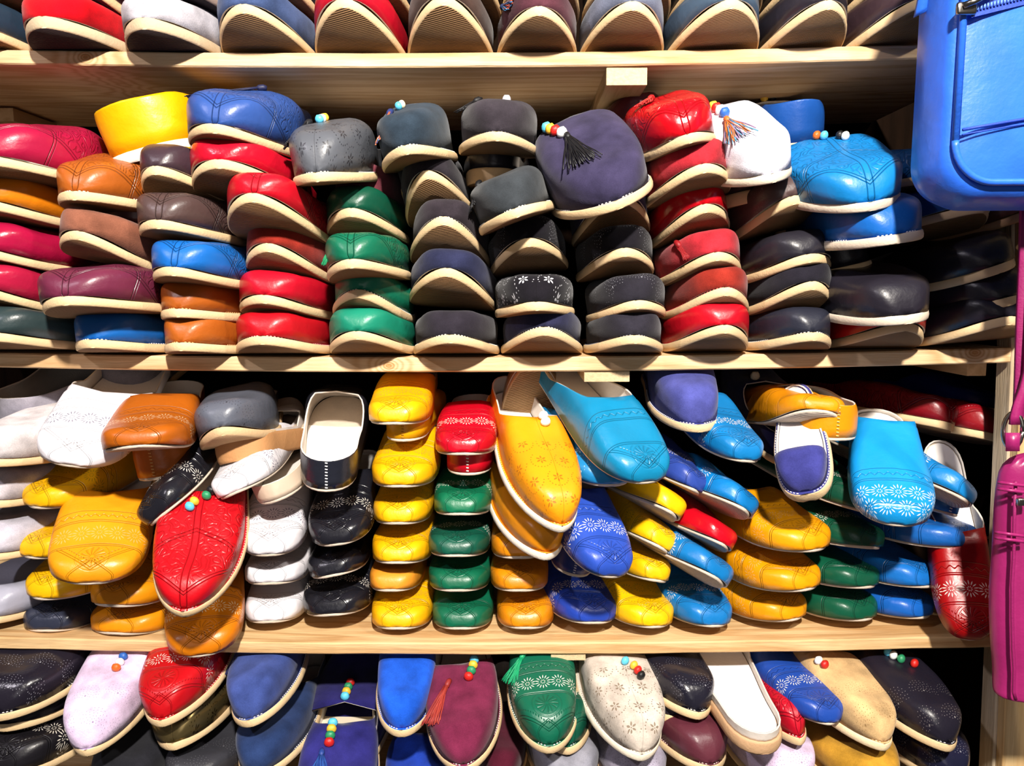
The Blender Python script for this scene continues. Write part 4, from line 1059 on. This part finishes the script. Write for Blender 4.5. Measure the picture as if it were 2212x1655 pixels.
for dx in (0,):
    vq = []
    for q in range(9):
        t = q / 8; c = a.lerp(b, t)
        vq.append([c + Vector((-.002 - .004 * t, 0, -.002)), c + Vector((.004 + .006 * t, -.006, 0)), c + Vector((.004 + .006 * t, -.002, 0)), c + Vector((-.002 - .004 * t, .004, -.002))])
    loft(bm, vq)
obj('side_tab', bm, BL, bag)

PK = upper_mat('#94205f', 'leather')
PKD = plain_mat('#8c0f58', .6, .15, 60)
# the pink bag: a slim soft body seen from its side, its outline taken at its own distance
py_ = -0.15
prof = [(2176, 965), (2158, 1040), (2152, 1120), (2150, 1200), (2143, 1260), (2143, 1330), (2146, 1400), (2152, 1445), (2149, 1495), (2158, 1512)]
o0 = P(2180, 965, py_)
pink = tag(empty('handbag', Matrix.Translation(o0)), 'pink leather shoulder bag hanging from a steel ring at the right edge', 'bag')
bm = bmesh.new(); loops = []
for k, (px, pz) in enumerate(prof):
    wd = .17; dp = .045 if 0 < k < 9 else .03
    e = P(px - 4, pz, py_ + dp / 2)
    lp = []
    for i in range(24):
        a = 2 * math.pi * i / 24
        cx = e.x + wd / 2; c_, s_ = math.cos(a), math.sin(a)
        lp.append(Vector((cx + wd / 2 * math.copysign(abs(c_) ** .7, c_), py_ + dp / 2 + dp / 2 * math.copysign(abs(s_) ** .8, s_), e.z)) - o0)
    loops.append(lp)
loft(bm, loops)
bo = obj('body', bm, PK, pink)
sd = bo.modifiers.new('soft', 'SUBSURF'); sd.levels = 1; sd.render_levels = 2
bm = bmesh.new()
seam = [P(2176 + (a[0] - 2150) * .5 + 14, a[1], py_ - .001) - o0 for a in prof[1:]]
tube(bm, seam, .0016, 6)
obj('side_seam', bm, PKD, pink)
for j, zpx in enumerate((1042, 1056, 1150, 1162)):
    bm = bmesh.new()
    tube(bm, [P(2150 + (0 if zpx > 1100 else 6) + i * 9, zpx + i * 1.2, py_ + .006 - .010 * min(1, i / 3)) - o0 for i in range(8)], .0017, 6)
    obj('binding', bm, PK, pink)
bm = bmesh.new()
loft(bm, [[P(px, pz, py_ + dy) - o0 for px, dy in ((2172, 0), (2203, -.004), (2203, .012), (2172, .012))] for pz in (975, 955, 935)])
obj('strap_tab', bm, PK, pink)
bm = bmesh.new()
rc = P(2188, 930, py_ + .004) - o0
ring = [rc + Vector((.0065 * math.cos(2 * math.pi * i / 20), -.004 * math.cos(2 * math.pi * i / 20), .017 * math.sin(2 * math.pi * i / 20))) for i in range(21)]
tube(bm, ring, .0022, 8)
obj('strap_ring', bm, METAL, pink)
bm = bmesh.new(); p = P(2207, 1083, py_ - .004) - o0
rbox(bm, p + Vector((-.005, -.003, -.004)), p + Vector((.005, .002, .003)), .0012)
obj('zip_pull', bm, METAL, pink)
bm = bmesh.new()
lo_ = []
for px, pz, w in ((2184, 918, 26), (2186, 900, 26), (2194, 870, 26), (2206, 840, 28), (2216, 800, 34), (2222, 700, 36), (2228, 550, 36), (2240, 200, 36), (2250, -100, 36)):
    a = P(px, pz, py_); b = P(px + w, pz, py_)
    lo_.append([a - o0, b - o0, b - o0 + Vector((0, .004, 0)), a - o0 + Vector((0, .004, 0))])
loft(bm, lo_)
obj('strap', bm, PK, pink)
bm = bmesh.new()
lo_ = []
for px, pz, w in ((2192, 905, 16), (2194, 860, 14), (2196, 800, 22), (2199, 700, 36), (2205, 550, 40), (2214, 200, 40), (2222, -100, 40)):
    a = P(px, pz, py_ + .010); b = P(px + w, pz, py_ + .010)
    lo_.append([a - o0, b - o0, b - o0 + Vector((0, .004, 0)), a - o0 + Vector((0, .004, 0))])
loft(bm, lo_)
obj('strap', bm, PKD, pink)
